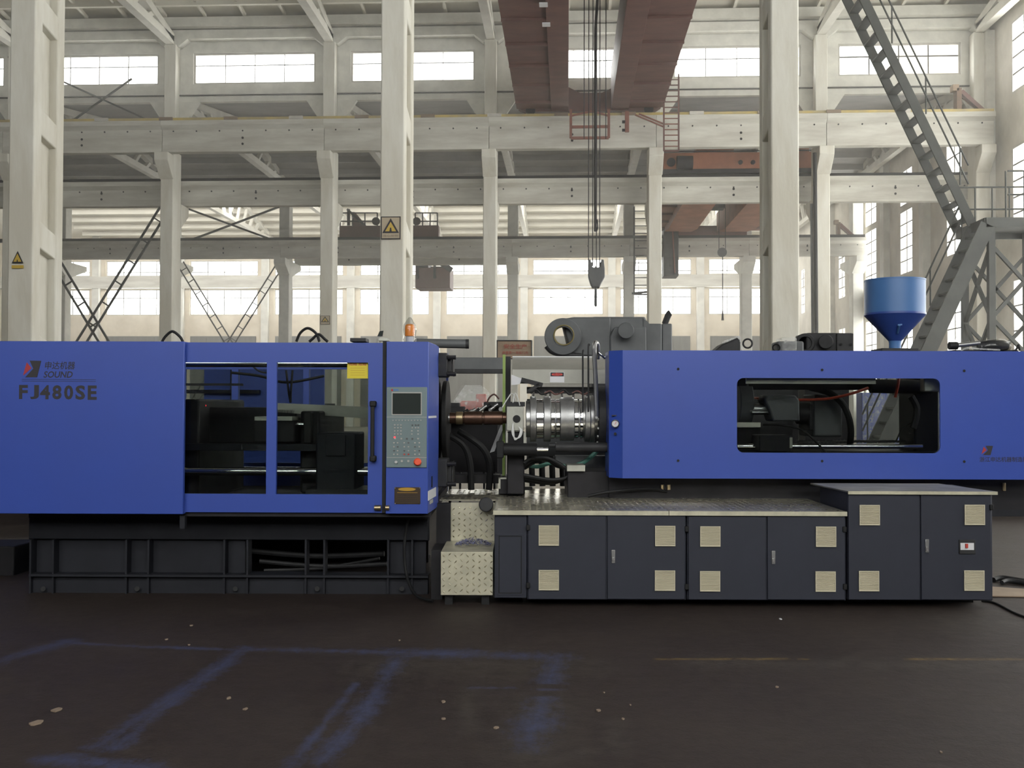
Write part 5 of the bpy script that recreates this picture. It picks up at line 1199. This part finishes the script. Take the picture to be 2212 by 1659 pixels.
c = PM(2150, 748, 9.6)
g = G().lathe((c.x, c.y, c.z), [(.02, -.16), (.045, -.12), (.055, -.02), (.05, .06), (.03, .11), (.01, .125)], 20, 'x')
g.v = [(x, y + random.uniform(-.004, .004), z + random.uniform(-.003, .003)) for x, y, z in g.v]
part('motor', g, M['iron'], wp)
part('shaft', mcyl((2068, 746), (2116, 741), 9.6, .022), M['steel'], wp); part('shaft_end', mcyl((2050, 747), (2068, 747), 9.6, .035), M['black'], wp)
part('film', G().tube(smooth_path([PM(2076, 758, 9.5), PM(2090, 752, 9.5), PM(2120, 754, 9.5), PM(2160, 756, 9.5)], 5), .008), M['film'], wp)
g = G().lathe((c.x + .01, c.y, c.z + .002), [(.03, -.15), (.055, -.10), (.064, -.02), (.058, .07), (.036, .12)], 16, 'x'); g.v = [(x, y + random.uniform(-.006, .006), z + random.uniform(-.005, .005)) for x, y, z in g.v]
part('film', g, M['filmthin'], wp)
part('stand', G().pm(2060, 756, 2200, 790, 9.6, .2), M['iron'], wp)
part('hook_rod', G().tube(smooth_path([PM(2188, 760, 9.6), PM(2196, 754, 9.6), PM(2200, 745, 9.6), PM(2203, 758, 9.6)], 4), .01), M['black'], wp)
# notice board
nb = thing('notice_board', 'faded tan notice board with two rows of red characters, standing behind the nozzle area', 'sign', PM(1113, 768, 16), 'M')
part('board', G().pm(1074, 735.5, 1148, 775, 16, .04), M['board'], nb); part('frame', G().plate(rect(*mrect(1073, 734.5, 1149, 776, 15.99)), [rect(*mrect(1075, 736.5, 1147, 774, 15.99))], 'y', 15.98, 16.02), M['iron'], nb)
mletter('安全生产', 1088, 743, 1138, 753.5, 15.985, M['redfade'], nb, bold=.03); mletter('质量第一 效益优先', 1085, 758.5, 1141, 765, 15.985, M['redfade'], nb, bold=.02)
for px in (1149, 1073.5): part('leg', G().box(mx(px, 16) - .01, mx(px, 16) + .01, 16.04, 16.08, 0, mz(735, 16)), M['galv'], nb)
# plastic-wrapped red crate and the valve clutter behind the nozzle
rc = thing('wrapped_crate', 'red crate under a clear plastic sheet behind the nozzle', 'crate', PM(1018, 900, 10.9), 'M')
part('crate', G().pm(992, 866, 1030, 900, 10.9, .25).pm(1028, 851, 1050, 880, 10.95, .2), M['crate'], rc, bevel=.008)
part('plastic_sheet', G().add([PM(975, 873, 10.85), PM(1005, 832, 10.9), PM(1037, 832, 10.9), PM(1058, 850, 10.9), PM(1052, 880, 10.85), PM(1005, 900, 10.82), PM(995, 832, 11.2), PM(1045, 834, 11.2)], [(0, 1, 5), (1, 2, 4, 5), (2, 3, 4), (1, 6, 7, 2), (0, 6, 1), (2, 7, 3)]), M['film'], rc, smooth=False)
part('stand', G().pm(990, 898, 1050, 906, 10.95, .25).box(mx(992, 11), mx(996, 11), 11, 11.1, 0, 1.5).box(mx(1044, 11), mx(1048, 11), 11, 11.1, 0, 1.5), M['dark'], rc)
vm_ = thing('valve_manifold', 'dark valve block with silver couplings behind the copper nozzle', 'valve block', PM(1060, 890, 10.4), 'M')
part('block', G().pm(1045, 868, 1100, 893, 10.4, .25), M['iron'], vm_, bevel=.006); part('block', G().pm(966, 878, 1003, 910, 10.3, .2).pm(968, 870, 992, 882, 10.3, .2), M['iron'], vm_, bevel=.006)
random.seed(3)
for k in range(9):
    px, py = 1004 + 8 * k, 893 - 1.6 * k + random.uniform(-4, 4); part('coupling', G().cyl(PM(px, py, 10.3), PM(px + 8, py - 5, 10.3), .018, n=12), M['steel'] if k % 3 else M['black'], vm_)
for k in range(5): part('valve_knob', G().cyl(PM(1049 + 11 * k, 878 + (k % 2) * 6, 10.34), PM(1049 + 11 * k, 878 + (k % 2) * 6, 10.4), .022, n=14), M['steel'] if k % 2 else M['black'], vm_)
part('tube_loop', G().tube(smooth_path([PM(1052, 870, 10.4), PM(1058, 858, 10.4), PM(1068, 852, 10.4), PM(1078, 862, 10.4)], 5), .008), M['brown'], vm_)
part('stand', G().pm(966, 905, 1075, 1020, 10.6, .12).box(mx(970, 10.6), mx(975, 10.6), 10.6, 10.7, 0, 1.0).box(mx(1066, 10.6), mx(1071, 10.6), 10.6, 10.7, 0, 1.0), M['dark'], vm_)
part('drop_hose', G().tube(smooth_path([PM(960, 935, 9.9), PM(1000, 960, 9.9), PM(1015, 1000, 9.9), PM(1018, 1058, 9.9)], 6), .03).tube(smooth_path([PM(990, 930, 9.9), PM(1040, 965, 9.9), PM(1058, 1005, 9.9), PM(1056, 1058, 9.9)], 6), .03), M['black'], vm_)
part('low_beam', G().pm(960, 1026, 1080, 1044, 10.0, .2), M['dark'], vm_)
part('slanted_sheet', G().prism([(v.x, v.z) for v in (PM(1083, 915, 10.1), PM(1090, 917, 10.1), PM(1068, 975, 10.1), PM(1058, 978, 10.1))], 'y', 10.1, 10.13), M['whitelabel'], vm_)
# second blue machine one aisle behind
sm = thing('moulding_machine', 'second blue moulding machine standing behind, seen through the windows', 'moulding machine', PM(1100, 1150, 13.6), 'M')
Yb = 15.0
for a, b in ((440, 500), (512, 700)): part('guard_panel', G().pm(a, 796, b, 1000, Yb, .05), M['blue'], sm, bevel=.005)
fw = thing('wrapped_machine', 'blue machine under creased clear film standing beyond the foot of the staircase', 'machine', (mx(1935, 29), 29, 0), 'M')
part('guard_panel', G().box(mx(1862, 29), mx(2040, 29), 29, 29.5, .02, mz(846, 29)), M['blue'], fw, bevel=.02)
g = G(); random.seed(4)
for k in range(7):
    px = 1862 + 26 * k; g.add([(mx(px, 28.9), 28.9 + random.uniform(-.05, .05), z) for z in (.05, mz(846, 29))] + [(mx(px + 26, 28.9), 28.9 + random.uniform(-.05, .05), z) for z in (mz(850, 29), .05)], [(0, 1, 2, 3)])
part('film', g, M['film'], fw, smooth=False)
part('guard_rail', G().pm(400, 842, 560, 850, Yb - .1, .08), M['dark'], sm); part('post', G().pm(497, 796, 514, 1000, Yb - .05, .1), M['iron'], sm)
part('bed', G().pm(-200, 1040, 930, 1150, Yb + .1, 1.4).pm(1480, 1020, 2500, 1150, Yb + .1, 1.4), M['bed'], sm, bevel=.02)
part('body', G().pm(-200, 870, 700, 1045, Yb + .4, .9), M['dark'], sm)
part('body', G().pm(940, 905, 1092, 1030, Yb + .3, .9), M['dark'], sm)
# things on the floor
hs_ = thing('floor_hose', 'pair of black hoses lying on the floor beside the tall cabinet', 'hose', PF(2180, 1272))
p = [PF(2146, 1258) + Vector((0, 0, .02)), PF(2165, 1256) + Vector((0, 0, .03)), PF(2212, 1262) + Vector((0, 0, .025)), PF(2290, 1275) + Vector((0, 0, .025))]
part('hose', G().tube(smooth_path(p, 6), .024), M['black'], hs_); part('hose', G().tube(smooth_path([q + Vector((.02, -.13, 0)) for q in p], 6), .02), M['iron'], hs_)
solo('floor_sheet', 'pale sheet lying on the floor behind the black hoses by the tall cabinet', 'sheet', G().add([PF(2143, 1290) + Vector((0, 0, .004)), PF(2260, 1292) + Vector((0, 0, .004)), PF(2230, 1276) + Vector((0, 0, .004)), PF(2143, 1270) + Vector((0, 0, .004)), PF(2143, 1290) + Vector((0, 0, .012)), PF(2260, 1292) + Vector((0, 0, .012)), PF(2230, 1276) + Vector((0, 0, .012)), PF(2143, 1270) + Vector((0, 0, .012))], [(0, 1, 2, 3), (4, 5, 6, 7), (0, 1, 5, 4), (1, 2, 6, 5), (2, 3, 7, 6), (3, 0, 4, 7)]), M['board'])
solo('floor_cable', 'thin black cable trailing across the floor past the tall cabinet corner', 'cable', G().tube(smooth_path([PF(2120, 1300) + Vector((0, 0, .008)), PF(2150, 1305) + Vector((0, 0, .008)), PF(2200, 1330) + Vector((0, 0, .008)), PF(2250, 1345) + Vector((0, 0, .008))], 6), .008), M['black'])
dh = thing('drain_hose', 'black hose drooping from the bed to the floor beside the step', 'hose', PM(900, 1295, 8.6), 'M')
part('hose', G().tube(smooth_path([PM(884, 1110, 8.65), PM(874, 1170, 8.62), PM(876, 1230, 8.6), PM(888, 1270, 8.5), PM(905, 1290, 8.4), PM(935, 1298, 8.3)], 6), .012), M['black'], dh)
solo('dirty_pads', 'low dark blocks on the floor at the left end of the bed', 'block', G().pm(-60, 1180, 30, 1262, 9.6, .5), M['dark'], 'M', bevel=.01)
random.seed(11)
SCRAPS = ['larger pale scrap on the floor, upper of the two big ones', 'largest pale scrap on the floor, lower of the two big ones',
          'tiny pale scrap on the floor just above the long blue line, left of two neighbours', 'tiny pale scrap on the floor closest to the dark bed', 'tiny pale scrap touching the long blue line below the bed',
          'upper of two tiny scraps right of the first slanting blue stripe', 'lower of two tiny scraps right of the first slanting blue stripe', 'tiny pale scrap above the long blue line, left of the step',
          'upper of two tiny scraps right of the second slanting blue stripe', 'lower of two tiny scraps right of the second slanting blue stripe', 'tiny pale scrap close to the left edge of the last blue stripe',
          'small white scrap on the floor below the middle cabinets', 'lowest but one of the tiny scraps right of the last blue stripe, nearest to it', 'lowest of the four tiny scraps right of the last blue stripe',
          'tiny scrap farthest right of the last blue stripe', 'lone tiny scrap on the floor below the yellow line', 'lone tiny scrap in the bottom right area of the floor', 'highest of the four tiny scraps right of the last blue stripe']
for i, (px, py, r) in enumerate([(122, 1535, .022), (75, 1564, .026), (360, 1382, .009), (413, 1352, .012), (408, 1394, .009), (494, 1509, .012), (530, 1533, .011), (863, 1384, .008), (957, 1517, .011), (958, 1554, .010), (1073, 1573, .012), (1686, 1338, .011), (1293, 1536, .010), (1346, 1554, .007), (1362, 1524, .006), (1678, 1485, .008), (2033, 1626, .006), (1305, 1497, .005)]):
    p = PF(px, py); g = G(); n = 7
    ring_ = [(p.x + r * (1 + .4 * random.uniform(-1, 1)) * math.cos(6.283 * k / n), p.y + 1.5 * r * (1 + .4 * random.uniform(-1, 1)) * math.sin(6.283 * k / n)) for k in range(n)]
    g.prism(ring_, 'z', .0005, .005 + .4 * r * .3)
    solo('floor_scrap', SCRAPS[i], 'scrap', g, M['scrap'] if i != 11 else M['whitelabel'], group='scraps on the floor')
# ---- thin dusty haze hanging in the bays beyond the machine
def haze(dens, aniso):
    m = bpy.data.materials.new('dusty_haze'); m.use_nodes = True; nt = m.node_tree; nt.nodes.remove(nt.nodes['Principled BSDF'])
    v = nt.nodes.new('ShaderNodeVolumeScatter'); v.inputs['Color'].default_value = (1, .985, .95, 1); v.inputs['Density'].default_value = dens; v.inputs['Anisotropy'].default_value = aniso
    nt.links.new(v.outputs[0], nt.nodes['Material Output'].inputs['Volume'])
    solo('haze', 'thin dusty haze filling the bays behind the near columns', 'haze', G().box(XL + .1, XR - .05, 15.5, Y4 - .5, .01, 15.9), m, kind='stuff')
haze(HAZE, .75)
SC.cycles.volume_bounces = 1
